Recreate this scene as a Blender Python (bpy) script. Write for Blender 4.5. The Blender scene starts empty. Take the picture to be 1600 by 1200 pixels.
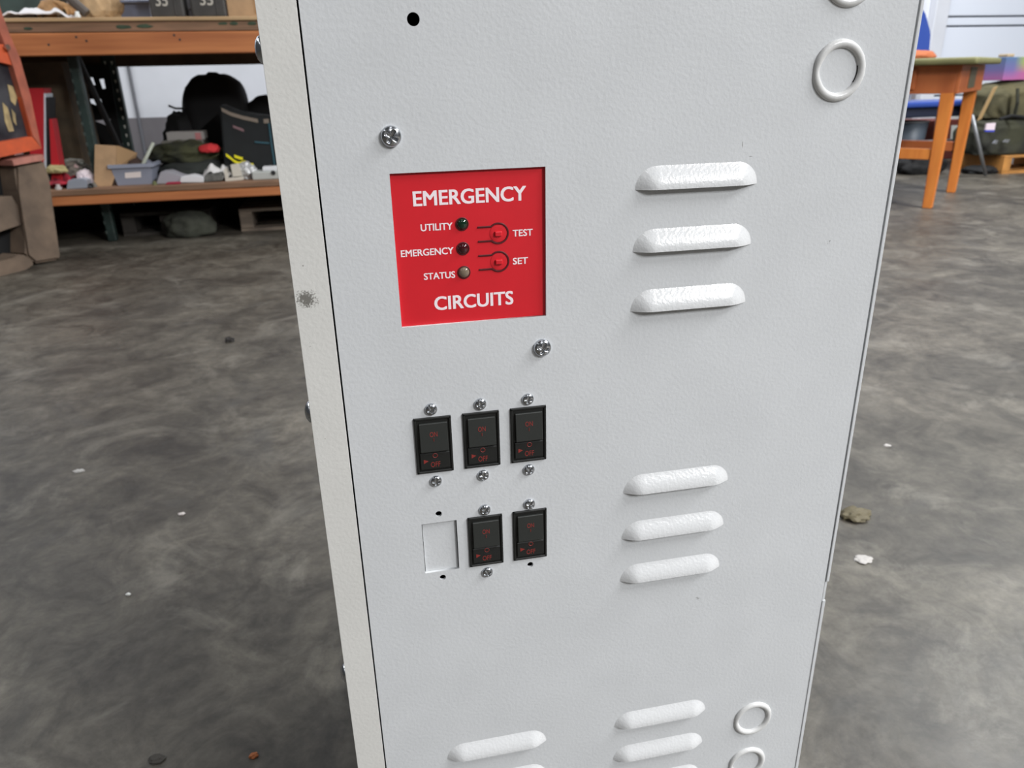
import bpy, bmesh, math, random
import numpy as np
from mathutils import Vector, Matrix, noise

random.seed(7)
SC = bpy.context.scene
COL = SC.collection

# ------------------------------------------------------------------ camera
F_PX = 1174.0
YAW, PIT, ROL = math.radians(11.523), math.radians(22.062), math.radians(1.355)
CAM = Vector((0.0, -0.444, 0.76))

def ray(px, py):
    x = (px - 800) / F_PX; y = (py - 600) / F_PX
    cr, sr = math.cos(ROL), math.sin(ROL)
    X = cr * x - sr * y; Y = sr * x + cr * y
    cp, sp = math.cos(PIT), math.sin(PIT)
    fw = cp - sp * Y; up = -sp - cp * Y
    cy, sy = math.cos(YAW), math.sin(YAW)
    return Vector((cy * X + sy * fw, -sy * X + cy * fw, up))

def atY(px, py, Y):
    r = ray(px, py); return CAM + r * ((Y - CAM.y) / r.y)

def atZ(px, py, Z=0.0):
    r = ray(px, py); return CAM + r * ((Z - CAM.z) / r.z)

def atP(px, py, P, n):
    r = ray(px, py); P = Vector(P); n = Vector(n)
    return CAM + r * ((P - CAM).dot(n) / r.dot(n))

cam_d = bpy.data.cameras.new('camera')
cam = bpy.data.objects.new('camera', cam_d); COL.objects.link(cam)
fwd = ray(800, 600).normalized()
rgt = (ray(801, 600) - ray(800, 600)).normalized()
upv = (ray(800, 599) - ray(800, 600)).normalized()
M = Matrix((rgt, upv, -fwd)).transposed().to_4x4()
M.translation = CAM
cam.matrix_world = M
cam_d.sensor_fit = 'HORIZONTAL'; cam_d.sensor_width = 36.0
cam_d.lens = F_PX / 1600 * 36.0
cam_d.clip_start = 0.02; cam_d.clip_end = 100
cam_d.dof.use_dof = True
cam_d.dof.focus_distance = 0.475
cam_d.dof.aperture_fstop = 15.0
SC.camera = cam

# ------------------------------------------------------------------ world, lights, exposure
w = bpy.data.worlds.new('world'); SC.world = w; w.use_nodes = True
bg = w.node_tree.nodes['Background']
bg.inputs[0].default_value = (0.95, 0.97, 1.0, 1); bg.inputs[1].default_value = 0.09

def lamp(name, loc, sx, sy, power, color=(1, 1, 1), rot=(0, 0, 0)):
    d = bpy.data.lights.new(name, 'AREA'); d.shape = 'RECTANGLE'
    d.size = sx; d.size_y = sy; d.energy = power; d.color = color
    o = bpy.data.objects.new(name, d); COL.objects.link(o)
    o.location = loc; o.rotation_euler = rot
    return o

LP = ((10, 20, 165, 150), (60, 12, 18, 150), (1030, 560, 390, 165))
for ix, x in enumerate((-3.6, 0.3, 4.2)):
    for iy, y in enumerate((-5.2, -1.5, 2.2, 5.4)):
        lamp('ceiling_tube', (x, y, 4.3), 0.5, 2.4, LP[ix][iy], (0.985, 0.992, 1.0) if iy < 2 else (0.95, 0.98, 1.0), (0.85 if iy == 3 else 0.0, 0, 0))

SC.view_settings.view_transform = 'Standard'
SC.view_settings.look = 'None'
SC.view_settings.gamma = 1.0
SC.view_settings.use_curve_mapping = False
SC.view_settings.exposure = -0.3

# ------------------------------------------------------------------ materials
def lin(c):
    return tuple(((v / 255) / 12.92 if v / 255 <= 0.04045 else ((v / 255 + 0.055) / 1.055) ** 2.4) for v in c) + (1.0,)

def mat(name, rgb, rough=0.6, metal=0.0, var=0.0, scale=8.0, bump=0.0, bscale=60.0, rgb2=None, spec=0.5, stretch=None, coat=0.0):
    """rgb: the sRGB-coded albedo; var / rgb2: mottling; bump: fine relief."""
    m = bpy.data.materials.new(name); m.use_nodes = True
    nt = m.node_tree; b = nt.nodes['Principled BSDF']
    b.inputs['Roughness'].default_value = rough
    b.inputs['Metallic'].default_value = metal
    b.inputs['Specular IOR Level'].default_value = spec
    b.inputs['Coat Weight'].default_value = coat
    b.inputs['Base Color'].default_value = lin(rgb)
    tc = nt.nodes.new('ShaderNodeTexCoord')
    src = tc.outputs['Object']
    if stretch:
        mp = nt.nodes.new('ShaderNodeMapping'); mp.inputs['Scale'].default_value = stretch
        nt.links.new(src, mp.inputs['Vector']); src = mp.outputs['Vector']
    if var or rgb2:
        c2 = rgb2 or tuple(max(0, min(255, v * (1 - var))) for v in rgb)
        n = nt.nodes.new('ShaderNodeTexNoise'); n.inputs['Scale'].default_value = scale; n.inputs['Detail'].default_value = 6
        r = nt.nodes.new('ShaderNodeValToRGB')
        r.color_ramp.elements[0].position = 0.35; r.color_ramp.elements[0].color = lin(c2)
        r.color_ramp.elements[1].position = 0.65; r.color_ramp.elements[1].color = lin(rgb)
        nt.links.new(src, n.inputs['Vector']); nt.links.new(n.outputs['Fac'], r.inputs['Fac'])
        nt.links.new(r.outputs['Color'], b.inputs['Base Color'])
    if bump:
        n = nt.nodes.new('ShaderNodeTexNoise'); n.inputs['Scale'].default_value = bscale; n.inputs['Detail'].default_value = 3
        bp = nt.nodes.new('ShaderNodeBump'); bp.inputs['Strength'].default_value = bump; bp.inputs['Distance'].default_value = 0.3 / bscale
        nt.links.new(src, n.inputs['Vector']); nt.links.new(n.outputs['Fac'], bp.inputs['Height'])
        nt.links.new(bp.outputs['Normal'], b.inputs['Normal'])
    return m

def add_marks(m, marks, color=(70, 66, 58)):
    """Dirt marks with a shape of their own: (x, z, rx, rz, grain, threshold) in the object's local metres."""
    nt = m.node_tree; b = nt.nodes['Principled BSDF']
    tc = nt.nodes.new('ShaderNodeTexCoord')
    base = b.inputs['Base Color'].links[0].from_socket if b.inputs['Base Color'].links else None
    for (x, z, rx, rz, grain, thr) in marks:
        mp = nt.nodes.new('ShaderNodeMapping'); mp.vector_type = 'TEXTURE'
        mp.inputs['Location'].default_value = (x, 0, z); mp.inputs['Scale'].default_value = (rx, 10.0, rz)
        nt.links.new(tc.outputs['Object'], mp.inputs['Vector'])
        ln = nt.nodes.new('ShaderNodeVectorMath'); ln.operation = 'LENGTH'
        nt.links.new(mp.outputs['Vector'], ln.inputs[0])
        fall = nt.nodes.new('ShaderNodeMapRange'); fall.inputs[1].default_value = 0.0; fall.inputs[2].default_value = 1.0
        fall.inputs[3].default_value = 0.55; fall.inputs[4].default_value = -0.15
        nt.links.new(ln.outputs['Value'], fall.inputs[0])
        n = nt.nodes.new('ShaderNodeTexNoise'); n.inputs['Scale'].default_value = grain; n.inputs['Detail'].default_value = 4
        nt.links.new(tc.outputs['Object'], n.inputs['Vector'])
        s = nt.nodes.new('ShaderNodeMath'); s.operation = 'ADD'
        nt.links.new(fall.outputs[0], s.inputs[0]); nt.links.new(n.outputs['Fac'], s.inputs[1])
        t = nt.nodes.new('ShaderNodeMapRange'); t.inputs[1].default_value = thr; t.inputs[2].default_value = thr + 0.18
        t.inputs[3].default_value = 0; t.inputs[4].default_value = 0.8
        nt.links.new(s.outputs[0], t.inputs[0])
        mx = nt.nodes.new('ShaderNodeMix'); mx.data_type = 'RGBA'
        nt.links.new(t.outputs[0], mx.inputs[0])
        if base: nt.links.new(base, mx.inputs[6])
        else: mx.inputs[6].default_value = b.inputs['Base Color'].default_value
        mx.inputs[7].default_value = lin(color)
        base = mx.outputs[2]
    nt.links.new(base, b.inputs['Base Color'])

# ------------------------------------------------------------------ mesh helpers
def tag(o, label=None, cat=None, group=None, kind=None):
    if label: o['label'] = label
    if cat: o['category'] = cat
    if group: o['group'] = group
    if kind: o['kind'] = kind
    return o

def thing(name, loc, label, cat, group=None):
    o = bpy.data.objects.new(name, None); COL.objects.link(o)
    o.location = loc; o.empty_display_size = 0.05
    return tag(o, label, cat, group)

def link(name, me, m, parent=None, label=None):
    o = bpy.data.objects.new(name, me); COL.objects.link(o)
    if m is not None and not me.materials: me.materials.append(m)
    if parent: o.parent = parent
    if label: o['label'] = label
    return o

def root_loc(p):
    v = Vector((0, 0, 0))
    while p is not None:
        v += Vector(p.location); p = p.parent
    return v

def obj(name, bm, m, parent=None, label=None, smooth=False, base=None):
    """bm is in world metres; the object's origin goes to its parent's place, or to its own base."""
    bmesh.ops.recalc_face_normals(bm, faces=bm.faces[:])
    me = bpy.data.meshes.new(name)
    if parent is not None:
        off = root_loc(parent)
    elif base is not None:
        off = Vector(base)
    else:
        vs = [v.co for v in bm.verts]
        off = Vector(((min(v.x for v in vs) + max(v.x for v in vs)) / 2, (min(v.y for v in vs) + max(v.y for v in vs)) / 2, min(v.z for v in vs)))
    bmesh.ops.translate(bm, verts=bm.verts[:], vec=-off)
    if smooth:
        for f in bm.faces: f.smooth = True
    bm.to_mesh(me); bm.free()
    o = link(name, me, m, parent, label)
    if parent is None: o.location = off
    return o

def B(): return bmesh.new()

def box(bm, x0, x1, y0, y1, z0, z1, bevel=0.0, seg=2, mtx=None):
    r = bmesh.ops.create_cube(bm, size=1.0)
    vs = r['verts']
    bmesh.ops.scale(bm, verts=vs, vec=(abs(x1 - x0), abs(y1 - y0), abs(z1 - z0)))
    bmesh.ops.translate(bm, verts=vs, vec=((x0 + x1) / 2, (y0 + y1) / 2, (z0 + z1) / 2))
    if bevel:
        es = {e for v in vs for e in v.link_edges}
        nb = bmesh.ops.bevel(bm, geom=list(es), offset=bevel, segments=seg, profile=0.5, affect='EDGES')
        vs = list({v for f in nb['faces'] for v in f.verts} | {v for v in vs if v.is_valid})
    if mtx is not None:
        bmesh.ops.transform(bm, matrix=mtx, verts=vs)
    return vs

def prism(bm, pts, vec, taper=1.0):
    vec = Vector(vec)
    a = [bm.verts.new(p) for p in pts]
    c = sum((Vector(p) for p in pts), Vector()) / len(pts)
    b = [bm.verts.new(c + (Vector(p) - c) * taper + vec) for p in pts]
    bm.faces.new(a); bm.faces.new(b[::-1])
    n = len(pts)
    for i in range(n):
        bm.faces.new((a[i], b[i], b[(i + 1) % n], a[(i + 1) % n]))

def tube(bm, pts, r, seg=10, r2=None):
    pts = [Vector(p) for p in pts]
    rings = []
    n = len(pts)
    for i, p in enumerate(pts):
        t = (pts[min(i + 1, n - 1)] - pts[max(i - 1, 0)]).normalized()
        a = t.orthogonal().normalized() if i == 0 else (rings_a - t * rings_a.dot(t)).normalized()
        rings_a = a
        b = t.cross(a)
        rr = r if r2 is None else r + (r2 - r) * i / (n - 1)
        rings.append([bm.verts.new(p + (a * math.cos(k * 2 * math.pi / seg) + b * math.sin(k * 2 * math.pi / seg)) * rr) for k in range(seg)])
    for i in range(n - 1):
        for k in range(seg):
            bm.faces.new((rings[i][k], rings[i][(k + 1) % seg], rings[i + 1][(k + 1) % seg], rings[i + 1][k]))
    bm.faces.new(rings[0][::-1]); bm.faces.new(rings[-1])

def lathe(bm, prof, seg=32, origin=(0, 0, 0), axis='y'):
    """prof: (radius, height) from the outer rim to the axis; height is along -y (towards the viewer) or -x."""
    O = Vector(origin); rings = []
    for (r, h) in prof:
        if r < 1e-7:
            rings.append([bm.verts.new(O + (Vector((0, -h, 0)) if axis == 'y' else Vector((-h, 0, 0)) if axis == 'x' else Vector((0, 0, h))))])
            continue
        ring = []
        for k in range(seg):
            a = 2 * math.pi * k / seg; c, s = r * math.cos(a), r * math.sin(a)
            ring.append(bm.verts.new(O + (Vector((c, -h, s)) if axis == 'y' else Vector((-h, c, s)) if axis == 'x' else Vector((c, s, h)))))
        rings.append(ring)
    for A, Bq in zip(rings, rings[1:]):
        for k in range(seg):
            k2 = (k + 1) % seg
            if len(Bq) == 1: bm.faces.new((A[k], A[k2], Bq[0]))
            elif len(A) == 1: bm.faces.new((A[0], Bq[k], Bq[k2]))
            else: bm.faces.new((A[k], A[k2], Bq[k2], Bq[k]))

def blob(bm, c, s, seed=0, amp=0.18, freq=2.2, sub=4, flat=True, mtx=None, power=1.0):
    """A lumpy bag or heap: its underside flat at c.z, half sizes s."""
    tmp = bmesh.new()
    bmesh.ops.create_icosphere(tmp, subdivisions=sub, radius=1.0)
    for v in tmp.verts:
        d = v.co.copy()
        if power != 1.0:
            d = Vector([math.copysign(abs(q) ** power, q) for q in d])
        nn = noise.noise(v.co * freq + Vector((seed * 3.1, seed * 1.7, -seed))) + 0.5 * noise.noise(v.co * freq * 2.7 + Vector((seed, 9.1, seed)))
        d *= 1 + amp * nn
        if flat and d.z < -0.55: d.z = -0.55 + (d.z + 0.55) * 0.05
        v.co = Vector((d.x * s[0], d.y * s[1], (d.z + (0.57 if flat else 0)) * s[2] / (1.57 if flat else 1)))
    if mtx is not None: bmesh.ops.transform(tmp, matrix=mtx, verts=tmp.verts[:])
    bmesh.ops.translate(tmp, verts=tmp.verts[:], vec=Vector(c))
    me = bpy.data.meshes.new('tmp'); tmp.to_mesh(me); tmp.free()
    bm.from_mesh(me); bpy.data.meshes.remove(me)

def drape(bm, x0, x1, y0, y1, z, h, seed=0, nx=28, ny=16, freq=9.0, thick=0.006):
    """A crumpled sheet lying on z: a closed sheet with folds up to h."""
    top, bot = [], []
    for j in range(ny + 1):
        ra, rb = [], []
        for i in range(nx + 1):
            u, v = i / nx, j / ny
            wob = 0.10 * noise.noise(Vector((u * 4 + seed, v * 4, 3.3)))
            x = x0 + (x1 - x0) * (u + wob * (1 if 0 < i < nx else 1.4)); y = y0 + (y1 - y0) * (v + wob)
            e = min(1.0, 5 * min(u, 1 - u, v + 0.1, 1.1 - v) + 0.10)
            q = noise.noise(Vector((u * freq * 0.5, v * freq * 0.4, seed))) * 0.6 + 0.5 + 0.35 * noise.noise(Vector((u * freq, v * freq * .8, seed + 5)))
            zz = z + max(0.0, min(1.2, q)) * h * e
            ra.append(bm.verts.new((x, y, zz + thick))); rb.append(bm.verts.new((x, y, zz if zz > z + 0.002 else z + 0.0005)))
        top.append(ra); bot.append(rb)
    for j in range(ny):
        for i in range(nx):
            bm.faces.new((top[j][i], top[j][i + 1], top[j + 1][i + 1], top[j + 1][i]))
            bm.faces.new((bot[j][i], bot[j + 1][i], bot[j + 1][i + 1], bot[j][i + 1]))
    for j in range(ny):
        bm.faces.new((top[j][0], top[j + 1][0], bot[j + 1][0], bot[j][0])); bm.faces.new((top[j][nx], bot[j][nx], bot[j + 1][nx], top[j + 1][nx]))
    for i in range(nx):
        bm.faces.new((top[0][i], bot[0][i], bot[0][i + 1], top[0][i + 1])); bm.faces.new((top[ny][i], top[ny][i + 1], bot[ny][i + 1], bot[ny][i]))

def rotz(p, a):
    p = Vector(p); return Matrix.Translation(p) @ Matrix.Rotation(a, 4, 'Z') @ Matrix.Translation(-p)
def roty(p, a):
    p = Vector(p); return Matrix.Translation(p) @ Matrix.Rotation(a, 4, 'Y') @ Matrix.Translation(-p)
def rotx(p, a):
    p = Vector(p); return Matrix.Translation(p) @ Matrix.Rotation(a, 4, 'X') @ Matrix.Translation(-p)

def flat_sheet(name, loops, thick):
    """A flat plate in the XZ plane with holes: loops[0] outer, others holes; front at y = 0, back at y = thick."""
    cd = bpy.data.curves.new(name, 'CURVE'); cd.dimensions = '2D'; cd.fill_mode = 'BOTH'; cd.extrude = thick / 2
    for lp in loops:
        s = cd.splines.new('POLY'); s.points.add(len(lp) - 1)
        for p, (x, z) in zip(s.points, lp): p.co = (x, z, 0, 1)
        s.use_cyclic_u = True
    co = bpy.data.objects.new(name, cd); COL.objects.link(co)
    bpy.context.view_layer.update()
    me = bpy.data.meshes.new_from_object(co.evaluated_get(bpy.context.evaluated_depsgraph_get()))
    bpy.data.objects.remove(co); bpy.data.curves.remove(cd)
    me.transform(Matrix(((1, 0, 0, 0), (0, 0, 1, thick / 2), (0, 1, 0, 0), (0, 0, 0, 1))))
    me.name = name
    me.materials.clear()
    return me

def text_mesh(txt, x0, x1, z0, z1, y, depth=0.0002, bold=0.0):
    """Lettering facing -y that fills the world rectangle x0..x1, z0..z1 (cap height)."""
    fc = bpy.data.curves.new('lettering', 'FONT'); fc.body = txt; fc.size = 1.0;  fc.extrude = 0.02
    fc.resolution_u = 4
    co = bpy.data.objects.new('lettering', fc); COL.objects.link(co)
    bpy.context.view_layer.update()
    me = bpy.data.meshes.new_from_object(co.evaluated_get(bpy.context.evaluated_depsgraph_get()))
    bpy.data.objects.remove(co); bpy.data.curves.remove(fc)
    n = len(me.vertices); a = np.empty(n * 3); me.vertices.foreach_get('co', a); a = a.reshape(-1, 3)
    mn, mx = a.min(0), a.max(0)
    o = np.empty_like(a)
    o[:, 0] = x0 + (a[:, 0] - mn[0]) / (mx[0] - mn[0]) * (x1 - x0)
    o[:, 2] = z0 + (a[:, 1] - mn[1]) / (mx[1] - mn[1]) * (z1 - z0)
    o[:, 1] = y - (a[:, 2] - mn[2]) / (mx[2] - mn[2]) * depth
    me.vertices.foreach_set('co', o.ravel()); me.update()
    me.materials.clear()
    if bold:
        bmx = bmesh.new()
        e = bold * (z1 - z0)
        for k, (dx, dz) in enumerate(((-e, -e * .5), (e, -e * .5), (-e, e * .5), (e, e * .5))):
            m2 = me.copy(); m2.transform(Matrix.Translation((dx, -1e-6 * k, dz))); bmx.from_mesh(m2); bpy.data.meshes.remove(m2)
        bmx.to_mesh(me); bmx.free()
    return me

def copy_tree(o, parent=None, loc=None):
    c = o.copy(); COL.objects.link(c)
    if parent is not None: c.parent = parent
    if loc is not None: c.location = loc
    for ch in o.children: copy_tree(ch, c)
    return c

# ------------------------------------------------------------------ setting: floor, walls, door
def floor_mat():
    m = bpy.data.materials.new('concrete'); m.use_nodes = True; nt = m.node_tree; b = nt.nodes['Principled BSDF']
    tc = nt.nodes.new('ShaderNodeTexCoord')
    def nz(scale, detail, dist=0.0, rough=0.55):
        n = nt.nodes.new('ShaderNodeTexNoise'); n.inputs['Scale'].default_value = scale; n.inputs['Detail'].default_value = detail
        n.inputs['Distortion'].default_value = dist; n.inputs['Roughness'].default_value = rough
        nt.links.new(tc.outputs['Object'], n.inputs['Vector']); return n.outputs['Fac']
    def ramp(src, p0, c0, p1, c1):
        r = nt.nodes.new('ShaderNodeValToRGB'); e = r.color_ramp.elements
        e[0].position, e[0].color, e[1].position, e[1].color = p0, lin(c0), p1, lin(c1)
        nt.links.new(src, r.inputs['Fac']); return r.outputs['Color']
    def mix(fac, a, c, mode='MIX'):
        x = nt.nodes.new('ShaderNodeMix'); x.data_type = 'RGBA'; x.blend_type = mode
        if isinstance(fac, float): x.inputs[0].default_value = fac
        else: nt.links.new(fac, x.inputs[0])
        nt.links.new(a, x.inputs[6]); nt.links.new(c, x.inputs[7]); return x.outputs[2]
    big = ramp(nz(1.6, 5, 0.6), 0.32, (83, 79, 73), 0.68, (118, 113, 104))
    mid = ramp(nz(7.5, 9, 0.9, 0.7), 0.36, (160, 156, 152), 0.66, (255, 253, 248))
    fine = ramp(nz(34, 8, 0.4, 0.75), 0.36, (196, 195, 193), 0.66, (255, 255, 255))
    c = mix(1.0, mix(1.0, big, mid, 'MULTIPLY'), fine, 'MULTIPLY')
    dark = ramp(nz(2.6, 7, 1.3, 0.6), 0.58, (0, 0, 0), 0.74, (255, 255, 255))
    dk = nt.nodes.new('ShaderNodeRGB'); dk.outputs[0].default_value = lin((70, 68, 65))
    sep = nt.nodes.new('ShaderNodeMath'); sep.operation = 'MULTIPLY'; sep.inputs[1].default_value = 0.6
    nt.links.new(dark, sep.inputs[0])
    c = mix(sep.outputs[0], c, dk.outputs[0])
    lt = ramp(nz(4.6, 8, 0.7, 0.68), 0.54, (0, 0, 0), 0.72, (255, 255, 255))
    lk = nt.nodes.new('ShaderNodeRGB'); lk.outputs[0].default_value = lin((132, 127, 117))
    s2 = nt.nodes.new('ShaderNodeMath'); s2.operation = 'MULTIPLY'; s2.inputs[1].default_value = 0.55
    nt.links.new(lt, s2.inputs[0])
    c = mix(s2.outputs[0], c, lk.outputs[0])
    nt.links.new(c, b.inputs['Base Color'])
    rr = nt.nodes.new('ShaderNodeMapRange'); rr.inputs[3].default_value = 0.32; rr.inputs[4].default_value = 0.62
    nt.links.new(nz(3.1, 6, 0.8), rr.inputs[0]); nt.links.new(rr.outputs[0], b.inputs['Roughness'])
    bp = nt.nodes.new('ShaderNodeBump'); bp.inputs['Strength'].default_value = 0.25; bp.inputs['Distance'].default_value = 0.004
    nt.links.new(nz(30, 6), bp.inputs['Height']); nt.links.new(bp.outputs['Normal'], b.inputs['Normal'])
    return m

WALL_Y = 6.5
bm = B(); box(bm, -7.5, 10.5, -7.5, WALL_Y + 0.15, -0.15, 0.0)
tag(obj('floor', bm, floor_mat(), base=(0, 0, 0)), 'grey mottled worn concrete warehouse floor', None, None, 'structure')

M_wall = mat('wall_paint', (205, 207, 214), 0.6, var=0.04, scale=3)
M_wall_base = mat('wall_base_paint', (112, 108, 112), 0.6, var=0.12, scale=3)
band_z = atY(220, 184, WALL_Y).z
door_x = atY(1459, 60, WALL_Y).x
bm = B(); box(bm, -7.5, 10.5, WALL_Y, WALL_Y + 0.15, band_z, 4.4)
wall = obj('wall_back', bm, M_wall, base=(0, WALL_Y, 0)); tag(wall, 'white painted back wall of the warehouse', None, None, 'structure')
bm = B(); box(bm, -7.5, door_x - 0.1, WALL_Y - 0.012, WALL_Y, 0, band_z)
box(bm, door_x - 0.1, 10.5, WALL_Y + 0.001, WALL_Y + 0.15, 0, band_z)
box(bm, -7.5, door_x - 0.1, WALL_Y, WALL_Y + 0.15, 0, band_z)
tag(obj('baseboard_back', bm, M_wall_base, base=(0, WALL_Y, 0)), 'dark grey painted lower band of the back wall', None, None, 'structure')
sx = atY(212, 160, WALL_Y).x
bm = B(); tube(bm, [(sx, WALL_Y - 0.012, 0.1), (sx, WALL_Y - 0.012, 2.6)], 0.012, 8)
tag(obj('trim_1', bm, mat('conduit_grey', (95, 96, 102), 0.5)), 'thin grey vertical conduit on the white back wall', None, None, 'structure')

# white sectional door on the right of the back wall
M_door = mat('door_white', (214, 219, 230), 0.5)
M_gap = mat('door_gap', (70, 74, 84), 0.7)
z1 = atY(1470, 42, WALL_Y).z; z2 = atY(1470, 27, WALL_Y).z
door = bpy.data.objects.new('door_1', None); COL.objects.link(door); door.location = (door_x + 1.8, WALL_Y - 0.06, 0)
tag(door, 'white panelled door in the back wall behind the wooden desk', None, None, 'structure')
zz = [0.0, z1 - 0.62, z1, z2, z2 + 0.6, z2 + 1.3]
for a, b_ in zip(zz, zz[1:]):
    bm = B(); box(bm, door_x + 0.05, door_x + 3.6, WALL_Y - 0.06, WALL_Y - 0.015, a + 0.008, b_ - 0.008, 0.004, 1)
    obj('door_panel', bm, M_door, door)
bm = B(); box(bm, door_x + 0.05, door_x + 3.6, WALL_Y - 0.02, WALL_Y - 0.001, 0.0, zz[-1]); obj('door_backing', bm, M_gap, door, 'dark grey joint between the door panels')
bm = B(); box(bm, door_x - 0.10, door_x + 0.045, WALL_Y - 0.09, WALL_Y - 0.001, 0.0, zz[-1] + 0.1, 0.005, 1)
obj('door_frame', bm, M_wall, door)

# ------------------------------------------------------------------ the cabinet
XC, YC = 0.1565, 0.20
M_paint = mat('light_grey_paint', (202, 204, 206), 0.32, var=0.02, scale=20, bump=0.22, bscale=420)
M_paint_panel = mat('light_grey_panel_paint', (202, 204, 206), 0.32, var=0.02, scale=20, bump=0.22, bscale=420)
add_marks(M_paint_panel, [(0.3077 - XC, 0.6553, 0.009, 0.006, 900, 0.98), (0.2351 - XC, 0.3794, 0.007, 0.004, 500, 0.86),
                          (0.2389 - XC, 0.7189, 0.0009, 0.007, 300, 0.86), (0.2450 - XC, 0.7125, 0.008, 0.0008, 400, 0.90),
                          (0.2555 - XC, 0.391, 0.002, 0.006, 500, 0.96), (0.1285 - XC, 0.786, 0.003, 0.006, 500, 1.0)])
M_paint_flange = mat('light_grey_flange_paint', (208, 207, 203), 0.34, var=0.02, scale=20, bump=0.2, bscale=420)
add_marks(M_paint_flange, [(-0.0315 - XC, 0.643, 0.0105, 0.0095, 1100, 0.66), (-0.033 - XC, 0.615, 0.009, 0.05, 1600, 1.10),
                           (-0.031 - XC, 0.663, 0.001, 0.001, 100, 0.8), (-0.031 - XC, 0.552, 0.0014, 0.001, 100, 0.8),
                           (-0.028 - XC, 0.796, 0.0012, 0.001, 100, 0.85)])
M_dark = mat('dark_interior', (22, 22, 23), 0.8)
M_chrome = mat('zinc_screw', (190, 193, 198), 0.2, metal=1.0)
M_red = mat('red_panel_face', (206, 28, 40), 0.42, var=0.02, scale=60, bump=0.1, bscale=900)
M_white_print = mat('white_print', (240, 226, 230), 0.5)
M_black = mat('black_plastic', (27, 28, 27), 0.42, bump=0.15, bscale=1200)
M_black2 = mat('black_rocker_plastic', (38, 40, 38), 0.48, bump=0.2, bscale=1500)
M_redprint = mat('dull_red_print', (132, 42, 36), 0.6)
M_groove = mat('dark_red_groove', (78, 6, 14), 0.6)

cab = thing('power_cabinet', (XC, YC, 0), 'tall light grey metal power cabinet with red emergency panel and black breakers', 'cabinet')

TOP, DEP = 0.98, 0.40
FL, SEAM, PR, LIP = -0.038, -0.0176, 0.3465, 0.3500
# shell: left side with its front flange, right side with lip, top, back, bottom
bm = B()
box(bm, FL, FL + 0.0016, 0.0, DEP, 0.02, TOP)
box(bm, LIP - 0.0016, LIP, 0.0015, DEP, 0.02, TOP)
box(bm, FL, LIP, 0.0, DEP, TOP - 0.0016, TOP)
box(bm, FL, LIP, DEP - 0.0016, DEP, 0.02, TOP)
box(bm, FL, LIP, 0.002, DEP, 0.02, 0.0216)
obj('cabinet_shell', bm, M_paint, cab)
bm = B(); box(bm, FL, SEAM, -0.0005, 0.0014, 0.02, TOP, 0.0002, 2)
obj('cover_flange', bm, M_paint_flange, cab, 'folded cover flange with a dark smudge')
bm = B()
box(bm, PR + 0.0009, LIP, -0.0006, 0.003, 0.3755, TOP, 0.0005, 2)
box(bm, PR + 0.0005, LIP - 0.0012, 0.0002, 0.003, 0.3755, 0.357)
box(bm, PR + 0.0003, LIP - 0.0002, -0.0006, 0.003, 0.02, 0.357, 0.0005, 2)
obj('edge_lip', bm, M_paint, cab)
for x in (FL + 0.03, LIP - 0.03):
    for y in (0.04, DEP - 0.04):
        bm = B(); lathe(bm, [(0.0, 0.0), (0.018, 0.0), (0.018, 0.012), (0.008, 0.013), (0.008, 0.021), (0, 0.021)], 16, (x, y, 0), 'z')
        obj('levelling_foot', bm, M_chrome, cab)

def circ(x, z, r, n=28): return [(x + r * math.cos(2 * math.pi * k / n), z + r * math.sin(2 * math.pi * k / n)) for k in range(n)]
def rect(x0, x1, z0, z1): return [(x0, z0), (x1, z0), (x1, z1), (x0, z1)]

KP = 0.0052 / (0.444 - 0.0052)
def lip_z(zm): return (zm + 0.76 * KP) / (1 + KP)
LOUV = [(0.2105, lip_z(z)) for z in (0.6950, 0.6563, 0.6170, 0.4800, 0.4410, 0.4028, 0.2555, 0.2183, 0.1810)]
LOUV += [(0.0715, lip_z(z)) for z in (0.2552, 0.2180, 0.1805)]
BRK = [(0.0372, 0.539), (0.0690, 0.539), (0.1009, 0.539), (0.0690, 0.460), (0.1009, 0.460)]
BLANK = (0.0372, 0.460)
loops = [rect(SEAM + 0.0011, PR, 0.022, TOP - 0.002)]
loops.append(rect(0.0226, 0.1137, 0.6207, 0.7120))
loops.append(rect(0.0252, 0.0493, 0.4396, 0.4796))
for (x, z) in ((0.0417, 0.7908), (0.0373, 0.4862), (0.0372, 0.4340), (0.1009, 0.4340)):
    loops.append(circ(x, z, 0.0034 if z > 0.7 else 0.0022))
loops += [rect(x - 0.031, x + 0.031, z + 0.0006, z + 0.0072) for x, z in LOUV]
pm = flat_sheet('front_panel', loops, 0.0020)
pm.transform(Matrix.Translation((-XC, -YC, 0)))
fp = link('front_panel', pm, M_paint_panel, cab)

# the dark inside of the cabinet, so that holes read black
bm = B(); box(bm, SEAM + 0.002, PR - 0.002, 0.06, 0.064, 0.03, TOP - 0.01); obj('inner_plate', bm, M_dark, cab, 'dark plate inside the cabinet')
bm = B(); box(bm, 0.0257, 0.0488, 0.0021, 0.0036, 0.4380, 0.4793); obj('knockout_plate', bm, M_paint, cab)

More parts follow.
